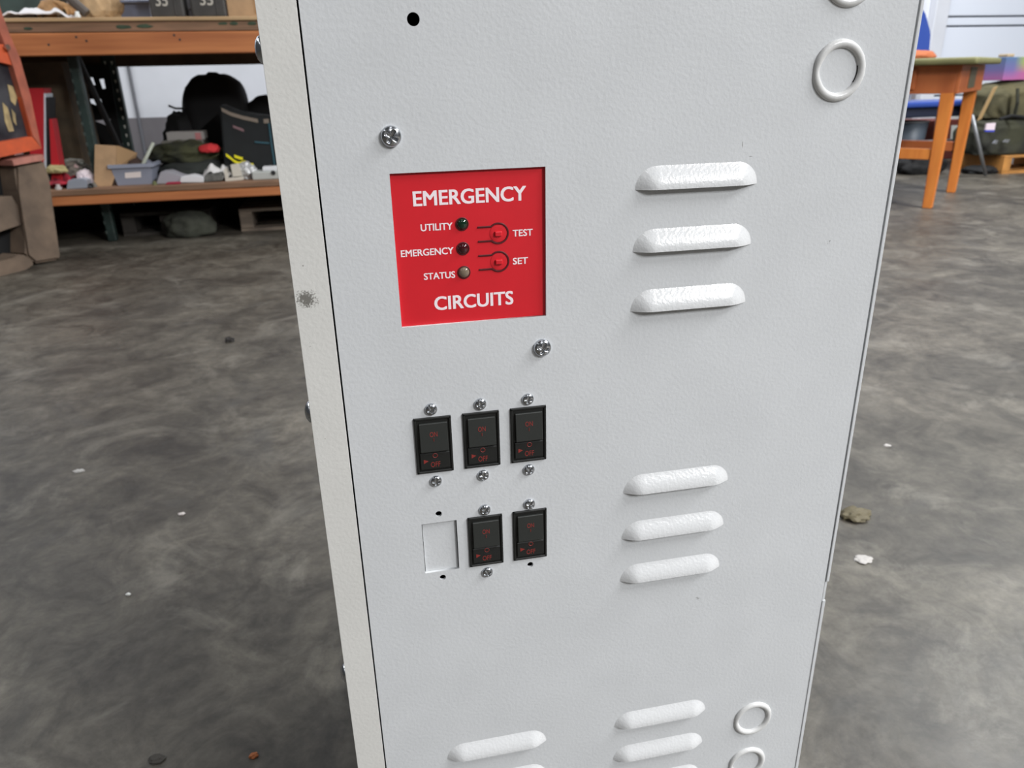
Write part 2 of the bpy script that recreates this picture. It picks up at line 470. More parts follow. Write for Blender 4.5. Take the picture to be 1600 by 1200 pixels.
# pressed louvers
def louver_mesh():
    bm = B(); L, R, D, T = 0.0405, 0.0138, 0.0052, 0.0009
    nv = 14
    outer, inner = [], []
    xs = [-L + R * (1 - math.cos(math.pi / 2 * i / 14)) for i in range(14)]
    xs += [-(L - R) + 2 * (L - R) * i / 28 for i in range(29)]
    xs += [-x for x in xs[13::-1]]
    nu = len(xs) - 1
    for j in range(nv + 1):
        o, i_ = [], []
        for x in xs:
            q = max(0.0, abs(x) - (L - R)) / R
            vm = max(0.02, math.sqrt(max(0.0, 1 - q * q)))
            v = vm * j / nv
            r = min(1.0, math.hypot(q, v))
            d = D * math.cos(r * math.pi / 2) ** 1.15
            o.append(bm.verts.new((x, -d - 0.00005, v * R))); i_.append(bm.verts.new((x, -max(0.0, d - T) + 0.0004, v * R * 0.97 + 0.0001)))
        outer.append(o); inner.append(i_)
    for j in range(nv):
        for i in range(nu):
            bm.faces.new((outer[j][i], outer[j][i + 1], outer[j + 1][i + 1], outer[j + 1][i]))
            bm.faces.new((inner[j][i], inner[j + 1][i], inner[j + 1][i + 1], inner[j][i + 1]))
    for i in range(nu): bm.faces.new((outer[0][i], inner[0][i], inner[0][i + 1], outer[0][i + 1]))
    bmesh.ops.recalc_face_normals(bm, faces=bm.faces[:])
    for f in bm.faces: f.smooth = True
    for i in range(nu):
        e = bm.edges.get((outer[0][i], outer[0][i + 1]))
        if e: e.smooth = False
    me = bpy.data.meshes.new('louver'); bm.to_mesh(me); bm.free(); return me
M_louver = mat('louver_paint', (204, 205, 206), 0.23, bump=0.36, bscale=480)
lm = louver_mesh(); lm.materials.append(M_louver)
for x, z in LOUV:
    o = link('louver', lm, None, cab); o.location = (x - XC, -YC, z)

# pressed knockout rings
def ring_mesh():
    bm = B(); Rm, r = 0.0152, 0.0026
    n, k = 64, 12
    rings = []
    for i in range(n):
        a = 2 * math.pi * i / n
        rr = r * (1 - 0.25 * max(0, math.cos(a - math.pi)) ** 20)
        rings.append([bm.verts.new(((Rm + rr * math.cos(b)) * math.cos(a), -0.0024 * math.sin(b) * rr / r, (Rm + rr * math.cos(b)) * math.sin(a))) for b in [math.pi * j / (k - 1) for j in range(k)]])
    for i in range(n):
        for j in range(k - 1):
            bm.faces.new((rings[i][j], rings[i][j + 1], rings[(i + 1) % n][j + 1], rings[(i + 1) % n][j]))
    bmesh.ops.recalc_face_normals(bm, faces=bm.faces[:])
    for f in bm.faces: f.smooth = True
    me = bpy.data.meshes.new('knockout_ring'); bm.to_mesh(me); bm.free(); return me
M_ring = mat('ring_paint', (206, 206, 205), 0.25, bump=0.15, bscale=420)
rm = ring_mesh(); rm.materials.append(M_ring)
for (x, z) in ((0.2983, 0.7606), (0.2983, 0.8128), (0.2965, 0.2412), (0.2962, 0.1890)):
    o = link('knockout_ring', rm, None, cab); o.location = (x - XC, -YC, z)
bm = B()
tube(bm, [(0.2983 + 0.0127 * math.cos(a), -0.0003, 0.7606 + 0.0127 * math.sin(a)) for a in [math.radians(d) for d in range(-32, 14, 4)]], 0.0004, 6)
obj('dark_arc', bm, M_dark, cab, 'dark arc along the inside of the ring')  # thin dark curve laid along the ring's inner edge

# screws with a real cross recess
def screw_mesh(R):
    bm = B(); n, k = 56, 22; H = R * 0.62
    rings = []
    for j in range(k + 1):
        r = R * j / k; ring = []
        t = r / R
        h0 = H * (0.25 + 0.75 * math.sqrt(max(0.0, 1 - t ** 2.4))) if t < 0.999 else 0.0
        for i in range(n):
            a = 2 * math.pi * i / n; x, z = r * math.cos(a), r * math.sin(a)
            c = min(max(abs(x) / 0.17, abs(z) / 0.62), max(abs(z) / 0.17, abs(x) / 0.62)) / R
            cut = max(0.0, min(1.0, (1.12 - c) / 0.24)) * H * 0.62 * (1 - 0.55 * t)
            ring.append(bm.verts.new((x, -(h0 - cut), z)))
            if j == 0: break
        rings.append(ring)
    base = [bm.verts.new((R * 1.0 * math.cos(2 * math.pi * i / n), 0.0, R * math.sin(2 * math.pi * i / n))) for i in range(n)]
    for i in range(n): bm.faces.new((rings[0][0], rings[1][i], rings[1][(i + 1) % n]))
    for j in range(1, k):
        for i in range(n):
            bm.faces.new((rings[j][i], rings[j + 1][i], rings[j + 1][(i + 1) % n], rings[j][(i + 1) % n]))
    for i in range(n): bm.faces.new((rings[k][i], base[i], base[(i + 1) % n], rings[k][(i + 1) % n]))
    bmesh.ops.recalc_face_normals(bm, faces=bm.faces[:])
    for f in bm.faces: f.smooth = True
    me = bpy.data.meshes.new('screw'); bm.to_mesh(me); bm.free(); return me
sm = screw_mesh(0.0040); sm.materials.append(M_chrome)
sb = screw_mesh(0.0058); sb.materials.append(M_chrome)
SCR = [(x, z) for x in (0.0370, 0.0691, 0.1009) for z in (0.5646, 0.5121)] + [(0.0692, 0.4850), (0.1009, 0.4850), (0.0692, 0.4333)]
random.seed(3)
for x, z in SCR:
    o = link('screw', sm, None, cab); o.location = (x - XC, -YC, z); o.rotation_euler = (0, random.uniform(-0.8, 0.8), 0)
for (x, z, a) in ((0.0251, 0.7321, 0.55), (0.1109, 0.5996, 0.3)):
    o = link('screw', sb, None, cab); o.location = (x - XC, -YC, z); o.rotation_euler = (0, a, 0)
bm = B(); lathe(bm, [(0.0075, 0.0), (0.0075, 0.0006), (0.0066, 0.0022), (0.0045, 0.0036), (0.0022, 0.0042), (0, 0.0043)], 28, (0, 0, 0), 'x')
bmesh.ops.recalc_face_normals(bm, faces=bm.faces[:])
for f in bm.faces: f.smooth = True
me = bpy.data.meshes.new('side_bolt'); bm.to_mesh(me); bm.free(); me.materials.append(M_chrome)
for z in (0.7775, 0.566, 0.353):
    o = link('side_bolt', me, None, cab); o.location = (FL - XC, 0.013 - YC, z)

# red status panel: recessed behind its window
RP = 0.0021
sp_bm = B(); box(sp_bm, 0.0226 - 0.003, 0.1137 + 0.003, RP, RP + 0.0016, 0.6207 - 0.003, 0.7120 + 0.003)
stat = obj('status_panel', sp_bm, M_red, cab, 'red printed emergency panel set behind a square window')
def local_me(me, p):
    me.transform(Matrix.Translation(-root_loc(p))); return me
def pr(px, py): q = atY(px, py, RP); return q.x, q.z
def ptext(txt, l, t, r, b_, parent, bold=0.0, m=None):
    """l,t..r,b_: the printed word's left-middle and right-middle heights, measured on the photograph"""
    me = text_mesh(txt, l, r, b_, t, RP, 0.00012, bold)
    return link('lettering', local_me(me, parent), m or M_white_print, parent)
def rectpx(pl, prt, ch):
    a = pr(*pl); b_ = pr(*prt); zc = (a[1] + b_[1]) / 2
    return a[0], b_[0], zc, ch
for txt, pl, prt, caph, bold in (
        ('EMERGENCY', (645.8, 309.6), (821.2, 303.0), 0.0084, 0.035), ('CIRCUITS', (679.2, 473.0), (801.3, 466.4), 0.0084, 0.035),
        ('UTILITY', (657.5, 355.6), (706.8, 353.6), 0.0040, 0.03), ('EMERGENCY', (626.6, 396.0), (708.4, 391.8), 0.0040, 0.03),
        ('STATUS', (662.5, 431.6), (710.8, 429.6), 0.0040, 0.03), ('TEST', (801.2, 364.4), (832.0, 362.8), 0.0040, 0.03),
        ('SET', (801.5, 408.2), (824.5, 406.8), 0.0040, 0.03)):
    x0, x1, zc, ch = rectpx(pl, prt, caph)
    ptext(txt, x0, zc + ch / 2, x1, zc - ch / 2, stat, bold)
for (px, py, colr) in ((722.0, 350.0, (12, 42, 26)), (723.4, 388.3, (58, 10, 16)), (725.0, 425.5, (118, 104, 88))):
    x, z = pr(px, py)
    bm = B(); lathe(bm, [(0.0040, 0.0001), (0.0040, 0.0004), (0.0033, 0.0004), (0.0033, 0.00015)], 32, (x, RP, z))
    obj('lens_rim', bm, M_groove, stat, smooth=True)
    bm = B(); lathe(bm, [(0.0033, 0.0), (0.0031, 0.0007), (0.0024, 0.0014), (0.0013, 0.0018), (0, 0.0019)], 28, (x, RP - 0.0001, z))
    mm = mat('indicator_lens', colr, 0.08, coat=0.6)
    obj('indicator_lens', bm, mm, stat, {(12, 42, 26): 'dark green indicator lens', (58, 10, 16): 'dark red indicator lens'}.get(colr, 'clear smoky indicator lens'), True)
for (px, py) in ((778.5, 364.6), (779.5, 408.6)):
    x, z = pr(px, py); R = 0.0060
    path = [(x - 0.0124, z + 0.0043), (x - 0.0042, z + 0.0043)] + [(x + R * math.cos(a), z + R * math.sin(a)) for a in [math.radians(135 - 270 * k / 26) for k in range(27)]] + [(x - 0.0042, z - 0.0043), (x - 0.0124, z - 0.0043)]
    bm = B(); tube(bm, [(a, RP, c) for a, c in path], 0.00062, 6); obj('groove', bm, M_groove, stat)
    bm = B()
    lathe(bm, [(R - 0.0006, 0.0), (R - 0.0008, 0.0002), (R - 0.002, 0.0003), (0, 0.0003)], 28, (x, RP, z))
    box(bm, x - 0.0023, x + 0.0020, RP - 0.0017, RP, z - 0.0016, z + 0.0014, 0.0005, 2)
    obj('push_button', bm, M_red, stat)

# rocker circuit breakers
def breaker(x, z):
    W, H = 0.0243, 0.0402
    bm = B()
    x0, x1, z0, z1 = x - W / 2, x + W / 2, z - H / 2, z + H / 2
    yf = -0.0012
    box(bm, x0, x1, yf + 0.0010, 0.012, z0, z1)                                     # body behind the rim
    t = 0.0016
    box(bm, x0, x1, yf - 0.0002, yf + 0.002, z1 - t, z1, 0.0004, 1); box(bm, x0, x1, yf - 0.0002, yf + 0.002, z0, z0 + t, 0.0004, 1)
    box(bm, x0, x0 + t, yf - 0.0002, yf + 0.002, z0, z1, 0.0004, 1); box(bm, x1 - t, x1, yf - 0.0002, yf + 0.002, z0, z1, 0.0004, 1)
    br = obj('circuit_breaker', bm, M_black, cab, 'black breaker with red ON and OFF marks')
    # rocker: tilted, its lower edge proud
    bm = B()
    rx0, rx1, rz0, rz1 = x - 0.0090, x + 0.0094, z - 0.0042, z + 0.0164
    pts = [(yf + 0.0012, rz1), (yf - 0.0004, rz1 - 0.0004), (yf - 0.0019, rz0 + 0.0006), (yf - 0.0014, rz0), (yf + 0.0012, rz0)]
    prism(bm, [(rx0, a, c) for a, c in pts], (rx1 - rx0, 0, 0))
    bmesh.ops.bevel(bm, geom=bm.edges[:], offset=0.0003, segments=1, affect='EDGES')
    obj('rocker', bm, M_black2, br)
    bm = B(); box(bm, x - 0.0098, x + 0.0100, yf - 0.0003, yf + 0.0012, z0 + 0.0028, rz0 - 0.0010, 0.0005, 1); obj('face_plate', bm, M_black, br)
    bm = B(); box(bm, x - 0.0024, x + 0.0026, yf - 0.00045, yf + 0.0006, z - 0.0105, z - 0.0097); obj('slot', bm, M_dark, br)
    # print: on the rocker's slope and on the plate below
    def slope(zv): return yf - 0.0004 - 0.0015 * (rz1 - 0.0004 - zv) / (rz1 - rz0 - 0.001)
    zt = z + 0.0085
    me = text_mesh('ON', x - 0.0024, x + 0.0026, z + 0.0068, z + 0.0102, 0, 0.0001, 0.0)
    me.transform(Matrix(((1, 0, 0, 0), (0, 1, 0.0775, slope(zt) - 0.0775 * zt - 0.00002), (0, 0, 1, 0), (0, 0, 0, 1))))
    link('lettering', local_me(me, br), M_redprint, br)
    bm = B(); s1 = slope(z + 0.0052); box(bm, x - 0.00012, x + 0.00016, s1 - 0.0003, s1 + 0.0002, z + 0.0036, z + 0.0058); obj('line_mark', bm, M_redprint, br)
    me = text_mesh('OFF', x - 0.0029, x + 0.0034, z - 0.0156, z - 0.0118, yf - 0.0003, 0.0001, 0.0)
    link('lettering', local_me(me, br), M_redprint, br)
    bm = B()
    tube(bm, [(x + 0.0003 + 0.0015 * math.cos(a), yf - 0.00035, z - 0.0072 + 0.0015 * math.sin(a)) for a in [2 * math.pi * k / 20 for k in range(21)]], 0.00022, 5)
    obj('circle_mark', bm, M_redprint, br)
    bm = B(); prism(bm, [(x - 0.0074, yf - 0.0004, z - 0.0096), (x - 0.0074, yf - 0.0004, z - 0.0126), (x - 0.0043, yf - 0.0004, z - 0.0109)], (0, 0.0003, 0))
    obj('arrow_mark', bm, M_redprint, br)
for x, z in BRK: breaker(x, z)

# ------------------------------------------------------------------ storage rack on the left
RY = 3.80
M_board = mat('pale_board', (188, 156, 116), 0.7, var=0.15, scale=6, stretch=(0.4, 3, 8))
M_grey_wood = mat('weathered_board_edge', (134, 100, 76), 0.75, rgb2=(108, 82, 62), scale=9, stretch=(0.5, 3, 6))
M_beam = mat('orange_lumber', (180, 113, 66), 0.65, rgb2=(156, 92, 52), scale=4, stretch=(0.5, 4, 9))
M_greenstain = mat('green_paint_stain', (58, 74, 54), 0.8, var=0.3, scale=30)
M_upright = mat('dark_green_steel', (38, 54, 50), 0.5, var=0.2, scale=12)
M_steel_dark = mat('dark_steel', (40, 42, 44), 0.5)
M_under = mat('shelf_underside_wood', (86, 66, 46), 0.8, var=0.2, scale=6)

zU = atY(170, 27, RY).z; zU1 = atY(170, 33.5, RY).z; zU2 = atY(170, 50, RY).z; zU3 = atY(170, 86, RY).z
zLt = atY(300, 288, RY).z; zL1 = atY(300, 297, RY).z; zL2 = atY(300, 312, RY).z
XL, XR = -3.0, 1.10
RB = 4.72
rack = thing('storage_rack', ((XL + XR) / 2, RY + 0.45, 0), 'long wood-beamed storage rack loaded with clutter, against the back wall', 'rack')
bm = B(); box(bm, XL, XR, RY - 0.005, RB, zU1, zU, 0.003, 1); obj('upper_shelf_board', bm, M_board, rack, 'pale upper shelf board')
bm = B(); box(bm, XL, XR, RY + 0.002, RY + 0.05, zU2, zU1 - 0.002, 0.003, 1); obj('board_edge', bm, M_grey_wood, rack, 'weathered brown board edge with green stains')
bm = B(); box(bm, XL, XR, RY, RY + 0.045, zU3, zU2 - 0.002, 0.004, 1); obj('upper_front_beam', bm, M_beam, rack, 'orange brown lumber beam')
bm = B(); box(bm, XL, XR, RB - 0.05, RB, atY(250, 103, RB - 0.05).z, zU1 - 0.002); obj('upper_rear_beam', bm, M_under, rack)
for k in range(7):
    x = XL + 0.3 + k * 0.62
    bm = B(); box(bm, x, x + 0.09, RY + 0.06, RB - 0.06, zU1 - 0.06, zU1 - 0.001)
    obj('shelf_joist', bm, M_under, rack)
for (a, b_, ya, yb) in ((36, 51, 42, 47.5), (179, 206, 38, 46), (212, 240, 37.5, 45), (340, 356, 33.5, 40), (358, 372, 33, 40), (386, 402, 33, 40)):
    p = atY(a, yb, RY); q = atY(b_, ya, RY)
    bm = B(); drape_pts = []
    blob(bm, ((p.x + q.x) / 2, RY + 0.003, (p.z + q.z) / 2), ((q.x - p.x) / 2, 0.003, abs(q.z - p.z) / 2), int(a), 0.35, 2.0, 2, False)
    obj('green_stain', bm, M_greenstain, rack)
for (a, b_) in ((135, 64), (119, 58), (76, 70), (272, 55), (281, 62)):
    p = atY(a, b_, RY); bm = B(); lathe(bm, [(0.006, 0.0), (0.005, 0.0012), (0, 0.0014)], 10, (p.x, RY + 0.0004, p.z)); obj('nail_head', bm, M_steel_dark, rack)
# lower shelf
bm = B(); box(bm, XL, XR, RY - 0.004, RB, zL1, zLt, 0.003, 1); obj('lower_shelf_board', bm, M_grey_wood, rack, 'worn brown lower shelf board')
bm = B(); box(bm, XL, XR, RY, RY + 0.045, zL2, zL1 - 0.002, 0.004, 1); obj('lower_front_beam', bm, M_beam, rack, 'orange brown lumber beam')
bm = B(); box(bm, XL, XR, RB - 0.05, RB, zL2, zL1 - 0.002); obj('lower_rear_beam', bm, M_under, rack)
bm = B(); box(bm, XL, XR, RB - 0.012, RB - 0.002, 0.0, zL2 - 0.002); obj('rear_shade_board', bm, mat('shade_board_dark', (40, 36, 32), 0.8, var=0.3, scale=6), rack, 'dark board added to make shade below the lower shelf')  # added board: its dark colour stands in for shade under the shelf
# uprights: perforated steel posts front and rear, with braces
M_hole_dim = mat('hole_rim_dim', (58, 68, 64), 0.6)
M_pale_hole = mat('hole_brightened', (214, 216, 206), 0.6)  # hole colour brightened so the dots show on the shaded rear post
def post(name, x, y, w_=0.07, d_=0.045, hm=None):
    bm = B(); box(bm, x - w_ / 2, x + w_ / 2, y, y + d_, 0.0, 2.3, 0.006, 2); o = obj(name, bm, M_upright, rack, 'dark green perforated steel post')
    bm = B()
    for k in range(44):
        z = 0.05 + k * 0.05
        for s in (-1, 1):
            prism(bm, [(x + s * 0.018 - 0.006, y - 0.001, z + 0.008), (x + s * 0.018 + 0.006, y - 0.001, z + 0.008), (x + s * 0.018 + 0.003, y - 0.001, z - 0.01), (x + s * 0.018 - 0.003, y - 0.001, z - 0.01)], (0, 0.002, 0))
    h = obj('post_holes', bm, hm or M_pale_hole, o); h['kind'] = 'stuff'
PX = -1.305
post('front_post', PX + 0.028, 3.95, 0.045, 0.045, M_hole_dim); post('rear_post', PX + 0.01, 4.66, 0.075)
bm = B(); tube(bm, [(PX + 0.03, 4.0, 0.95), (PX + 0.02, 4.66, 0.25)], 0.016, 8); tube(bm, [(PX, 4.0, 0.28), (PX, 4.66, 0.28)], 0.014, 8); tube(bm, [(PX, 4.0, 0.98), (PX, 4.66, 0.98)], 0.014, 8)
obj('frame_brace', bm, M_steel_dark, rack)
post('front_post', 0.98, 3.95); post('rear_post', 0.99, 4.66, 0.075)
post('front_post', -2.9, 3.95); post('rear_post', -2.89, 4.66, 0.075)

# pallets in the dark below the lower shelf
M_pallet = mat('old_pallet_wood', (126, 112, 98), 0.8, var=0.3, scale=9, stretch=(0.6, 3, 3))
def pallet(x0, x1, y0, y1, label, m, z0=0.0, hh=0.125, group='pallets under the lower shelf'):
    t = thing('wooden_pallet', ((x0 + x1) / 2, (y0 + y1) / 2, z0), label, 'pallet', group)
    n = 5
    for k in range(n):
        y = y0 + (y1 - y0 - 0.1) * k / (n - 1)
        bm = B(); box(bm, x0, x1, y, y + 0.1, z0 + hh - 0.018, z0 + hh, 0.002, 1); obj('deck_board', bm, m, t)
    for k in range(3):
        x = x0 + (x1 - x0 - 0.07) * k / 2
        bm = B(); box(bm, x, x + 0.07, y0, y1, z0 + 0.017, z0 + hh - 0.019, 0.003, 1); obj('stringer', bm, m, t)
    for k in range(3):
        y = y0 + (y1 - y0 - 0.1) * k / 2
        bm = B(); box(bm, x0, x1, y, y + 0.1, z0, z0 + 0.016); obj('bottom_board', bm, m, t)
    return t
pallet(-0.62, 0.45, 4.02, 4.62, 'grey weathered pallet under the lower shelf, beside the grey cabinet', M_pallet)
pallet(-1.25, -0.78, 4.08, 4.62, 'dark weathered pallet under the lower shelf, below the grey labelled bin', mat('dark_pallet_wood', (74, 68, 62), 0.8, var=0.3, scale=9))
p = atY(295, 340, 4.0)
bm = B(); blob(bm, (p.x, 4.0, 0.0), (0.13, 0.10, 0.14), 5, 0.2)
tag(obj('cloth_bundle', bm, mat('dull_grey_green_cloth', (70, 72, 62), 0.9, var=0.3, scale=10), smooth=True), 'dull grey green cloth bundle on the floor between the two pallets', 'cloth')

# ------------------------------------------------------------------ things on the upper shelf
def boxpx(bm, x0, y0, x1, y1, Y, dep, zbase=None, bevel=0.004, mtx=None):
    """An upright box whose front face at depth Y covers the photograph's rectangle; base on zbase."""
    ym = (y0 + y1) / 2; xm = (x0 + x1) / 2
    a = atY(x0, ym, Y).x; b_ = atY(x1, ym, Y).x
    zt = atY(xm, y0, Y).z; zb = atY(xm, y1, Y).z if zbase is None else zbase
    box(bm, a, b_, Y, Y + dep, zb, zt, bevel, 2, mtx)
    return a, b_, zb, zt
def put(name, bm, m, label, cat, group=None, smooth=False):
    return tag(obj(name, bm, m, smooth=smooth), label, cat, group)

M_white_sheet = mat('white_plastic_sheet', (226, 224, 226), 0.5)
a = atY(4, 25, 3.83).x; b_ = atY(104, 25, 3.83).x
bm = B(); drape(bm, a, b_, 3.83, 4.12, zU, 0.055, 3)
put('plastic_sheet', bm, M_white_sheet, 'crumpled white sheet lying along the edge of the upper shelf', 'sheet', None, True)
M_glove = mat('tan_leather', (196, 150, 100), 0.75, var=0.25, scale=14)
p = atY(84, 20, 3.92); GZ = zU + 0.004
gl = thing('work_glove', (p.x, 3.92, zU), 'tan leather work glove on the white sheet, upper shelf', 'glove')
bm = B(); blob(bm, (p.x - 0.01, 3.93, zU + 0.045), (0.05, 0.05, 0.045), 2, 0.15, flat=False); obj('palm', bm, M_glove, gl, smooth=True)
for k in range(4):
    bm = B(); x = p.x + 0.01 + k * 0.018
    tube(bm, [(x - 0.01, 3.92 - 0.01 * k, zU + 0.078 - 0.006 * k), (x + 0.03, 3.90, zU + 0.07 - 0.006 * k), (x + 0.06, 3.89, zU + 0.045 - .004 * k), (x + 0.065, 3.885, zU + 0.02)], 0.012, 8, 0.009)
    obj('finger', bm, M_glove, gl, smooth=True)
bm = B(); tube(bm, [(p.x - 0.045, 3.92, zU + 0.06), (p.x - 0.06, 3.90, zU + 0.035), (p.x - 0.055, 3.885, zU + 0.012)], 0.013, 8, 0.01); obj('thumb', bm, M_glove, gl, smooth=True)
# paper bag bundle
M_bag = mat('brown_paper', (188, 156, 116), 0.8, var=0.18, scale=12, bump=0.3, bscale=30)
p = atY(146, 24, 3.95)
bg_ = thing('paper_bag', (p.x, 3.98, zU), 'crumpled brown paper bag standing on the upper shelf beside the grey tote', 'bag')
bm = B(); blob(bm, (p.x, 4.08, zU), (0.115, 0.11, 0.19), 11, 0.22, 1.8, 4, True, None, 0.8); obj('bag_body', bm, M_bag, bg_)
bm = B(); blob(bm, (p.x - 0.02, 4.10, zU + 0.15), (0.06, 0.05, 0.1), 12, 0.4, 2.5, 3, False); obj('twisted_neck', bm, M_bag, bg_)
# dark bar leaning behind the glove
pA = atY(138, 25, 3.9); pB = atY(86, -12, 4.05)
bm = B(); tube(bm, [(pA.x, 3.885, zU + 0.022), (pB.x, 3.90, zU + 0.20)], 0.022, 10)
put('steel_bar', bm, mat('grey_brown_steel', (84, 76, 70), 0.5), 'dark grey bar leaning against the brown paper bag on the upper shelf', 'bar')
p = atY(121, 23, 3.86)
bm = B(); lathe(bm, [(0.0, 0.0), (0.014, 0.0), (0.014, 0.012), (0.009, 0.02), (0.009, 0.03), (0, 0.03)], 14, (p.x, 3.86, zU), 'z')
put('plastic_pot', bm, mat('white_plastic', (225, 228, 226), 0.35), 'small white plastic pot on the upper shelf edge beside the paper bag', 'pot', None, True)
# green crate far left
bm = B(); a, c, zb, zt = boxpx(bm, -70, -60, 60, 26, 4.2, 0.3, zU, 0.006)
put('steel_case', bm, mat('dull_green_case', (62, 78, 76), 0.5, var=0.25, scale=8), 'dull green case on the upper shelf behind the white sheet', 'case')
# blue-grey tote
M_tote = mat('blue_grey_plastic', (120, 128, 150), 0.45)
t = thing('plastic_tote', (atY(200, 20, 4.1).x, 4.2, zU), 'blue grey plastic tote on the upper shelf between paper bag and dark cans', 'tote')
a = atY(160, 15, 4.05).x; c = atY(236, 15, 4.05).x; zt = atY(200, 5, 4.05).z
bm = B(); prism(bm, [(a + 0.01, 4.06, zU), (c - 0.01, 4.06, zU), (c - 0.01, 4.36, zU), (a + 0.01, 4.36, zU)], (0, 0, zt - zU), 1.05); obj('tote_body', bm, M_tote, t)
bm = B(); box(bm, a - 0.012, c + 0.012, 4.03, 4.38, zt, zt + 0.014, 0.004, 2); obj('tote_rim', bm, M_tote, t)
# the two dark cans / boxes marked 35
M_can = mat('dark_grey_case', (66, 64, 62), 0.5, var=0.2, scale=10)
M_stencil = mat('pale_stencil', (176, 172, 162), 0.7)
for k, (x0, x1, tx0, tx1, lab) in enumerate(((233.5, 287, 243.5, 262, 'dark grey case marked 35 on the upper shelf, beside the blue grey tote'),
                                             (298, 352.5, 313, 333, 'dark grey case marked 35 on the upper shelf, beside the tan carton'))):
    Y = 3.87
    a = atY(x0, 10, Y).x; c = atY(x1, 10, Y).x
    t = thing('marked_case', ((a + c) / 2, Y + 0.1, zU), lab, 'case', 'cases marked 35 on the upper shelf')
    bm = B(); box(bm, a, c, Y, Y + 0.22, zU, zU + 0.17, 0.010, 3); obj('case_body', bm, M_can, t)
    bm = B(); box(bm, a + 0.006, c - 0.006, Y - 0.004, Y + 0.215, zU + 0.17, zU + 0.195, 0.008, 3); obj('case_lid', bm, M_can, t)
    bm = B(); box(bm, a + 0.72 * (c - a), a + 0.76 * (c - a), Y - 0.004, Y + 0.001, zU + 0.01, zU + 0.165, 0.0015, 1); obj('case_rib', bm, M_can, t)
    l = atY(tx0, 5, Y).x; r = atY(tx1, 5, Y).x; zb = atY(250 + 70 * k, 9.5 if k == 0 else 8.2, Y).z
    me = text_mesh('35', l, r, zb, zb + 0.052, Y, 0.001, 0.02); link('lettering', local_me(me, t), M_stencil, t)
p = atY(291.5, 9, 3.95)
bm = B(); box(bm, p.x - 0.022, p.x + 0.022, 3.98, 4.10, zU + 0.045, zU + 0.2, 0.004, 1); 
box(bm, p.x - 0.018, p.x + 0.018, 3.99, 4.09, zU, zU + 0.045, 0.003, 1)
put('white_carton', bm, mat('white_card', (222, 222, 230), 0.6), 'narrow white carton standing between the two cases marked 35', 'carton')
M_card = mat('cardboard', (176, 143, 108), 0.8, var=0.08, scale=20)
t = thing('cardboard_box', (atY(385, 10, 3.9).x, 4.0, zU), 'tan cardboard box on the upper shelf, tight beside the grey cabinet', 'box')
a = atY(354.5, 10, 3.88).x
bm = B(); box(bm, a, a + 0.30, 3.88, 4.2, zU, zU + 0.26, 0.003, 1); obj('carton_body', bm, M_card, t)
bm = B(); box(bm, a + 0.13, a + 0.17, 3.8775, 3.8795, zU + 0.02, zU + 0.255); obj('tape', bm, mat('brown_tape', (170, 132, 92), 0.4), t)
bm = B(); box(bm, a - 0.012, a - 0.002, 3.9, 4.15, zU, zU + 0.22)
put('white_sheet_stack', bm, M_white_sheet, 'thin white board upright between a 35 case and the tan cardboard box', 'board')

# ------------------------------------------------------------------ things on the lower shelf
ZL = zLt + 0.0005
def onshelf(px, py): return atZ(px, py, ZL)
# dark brown carton
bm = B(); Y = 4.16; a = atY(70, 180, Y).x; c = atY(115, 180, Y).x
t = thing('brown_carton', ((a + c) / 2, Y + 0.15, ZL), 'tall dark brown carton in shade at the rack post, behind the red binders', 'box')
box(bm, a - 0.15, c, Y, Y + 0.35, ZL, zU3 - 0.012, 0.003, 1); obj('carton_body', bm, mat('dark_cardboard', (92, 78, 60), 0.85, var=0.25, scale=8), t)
# red binders
M_redb = mat('red_binder_cover', (172, 32, 40), 0.45); M_pages = mat('page_white', (206, 214, 222), 0.6); M_blackp = mat('black_cover', (30, 30, 32), 0.5)
def slab_px(bm, pts, Y, dep): prism(bm, [atY(x, y, Y) for x, y in pts], (0, dep, 0))
t = thing('red_binder', (atY(62, 240, 3.88).x, 3.95, ZL), 'red binder with white page edge leaning at the forklift side', 'binder', 'red binders on the lower shelf')
zb = ZL
def leaner(bm, x0t, x1t, x0b, x1b, yt, Y, dep):
    p = [atY(x0t, yt, Y), atY(x1t, yt, Y)]
    q0, q1 = onx(x0b, Y), onx(x1b, Y)
    prism(bm, [p[0], p[1], Vector((q1, Y, ZL)), Vector((q0, Y, ZL))], (0, dep, 0))
def onx(px, Y): return atY(px, 285, Y).x
bm = B(); leaner(bm, 40, 68, 48, 66, 138, 3.93, 0.11); obj('binder_cover', bm, M_redb, t)
bm = B(); leaner(bm, 68.4, 71.5, 66.3, 71, 146, 3.935, 0.10); obj('pages', bm, M_pages, t, 'white page edges')
bm = B(); leaner(bm, 71.8, 74.5, 71.3, 76, 152, 3.93, 0.11); obj('back_cover', bm, M_blackp, t, 'black back cover')
t = thing('red_binder', (atY(84, 240, 3.92).x, 4.0, ZL), 'shorter red binder standing upright before the dark brown carton', 'binder', 'red binders on the lower shelf')
bm = B(); leaner(bm, 77, 80.5, 79, 97, 186, 3.91, 0.08); obj('binder_cover', bm, M_redb, t)
bm = B(); leaner(bm, 75.6, 76.8, 77, 78.8, 188, 3.912, 0.075); obj('spine', bm, M_blackp, t)
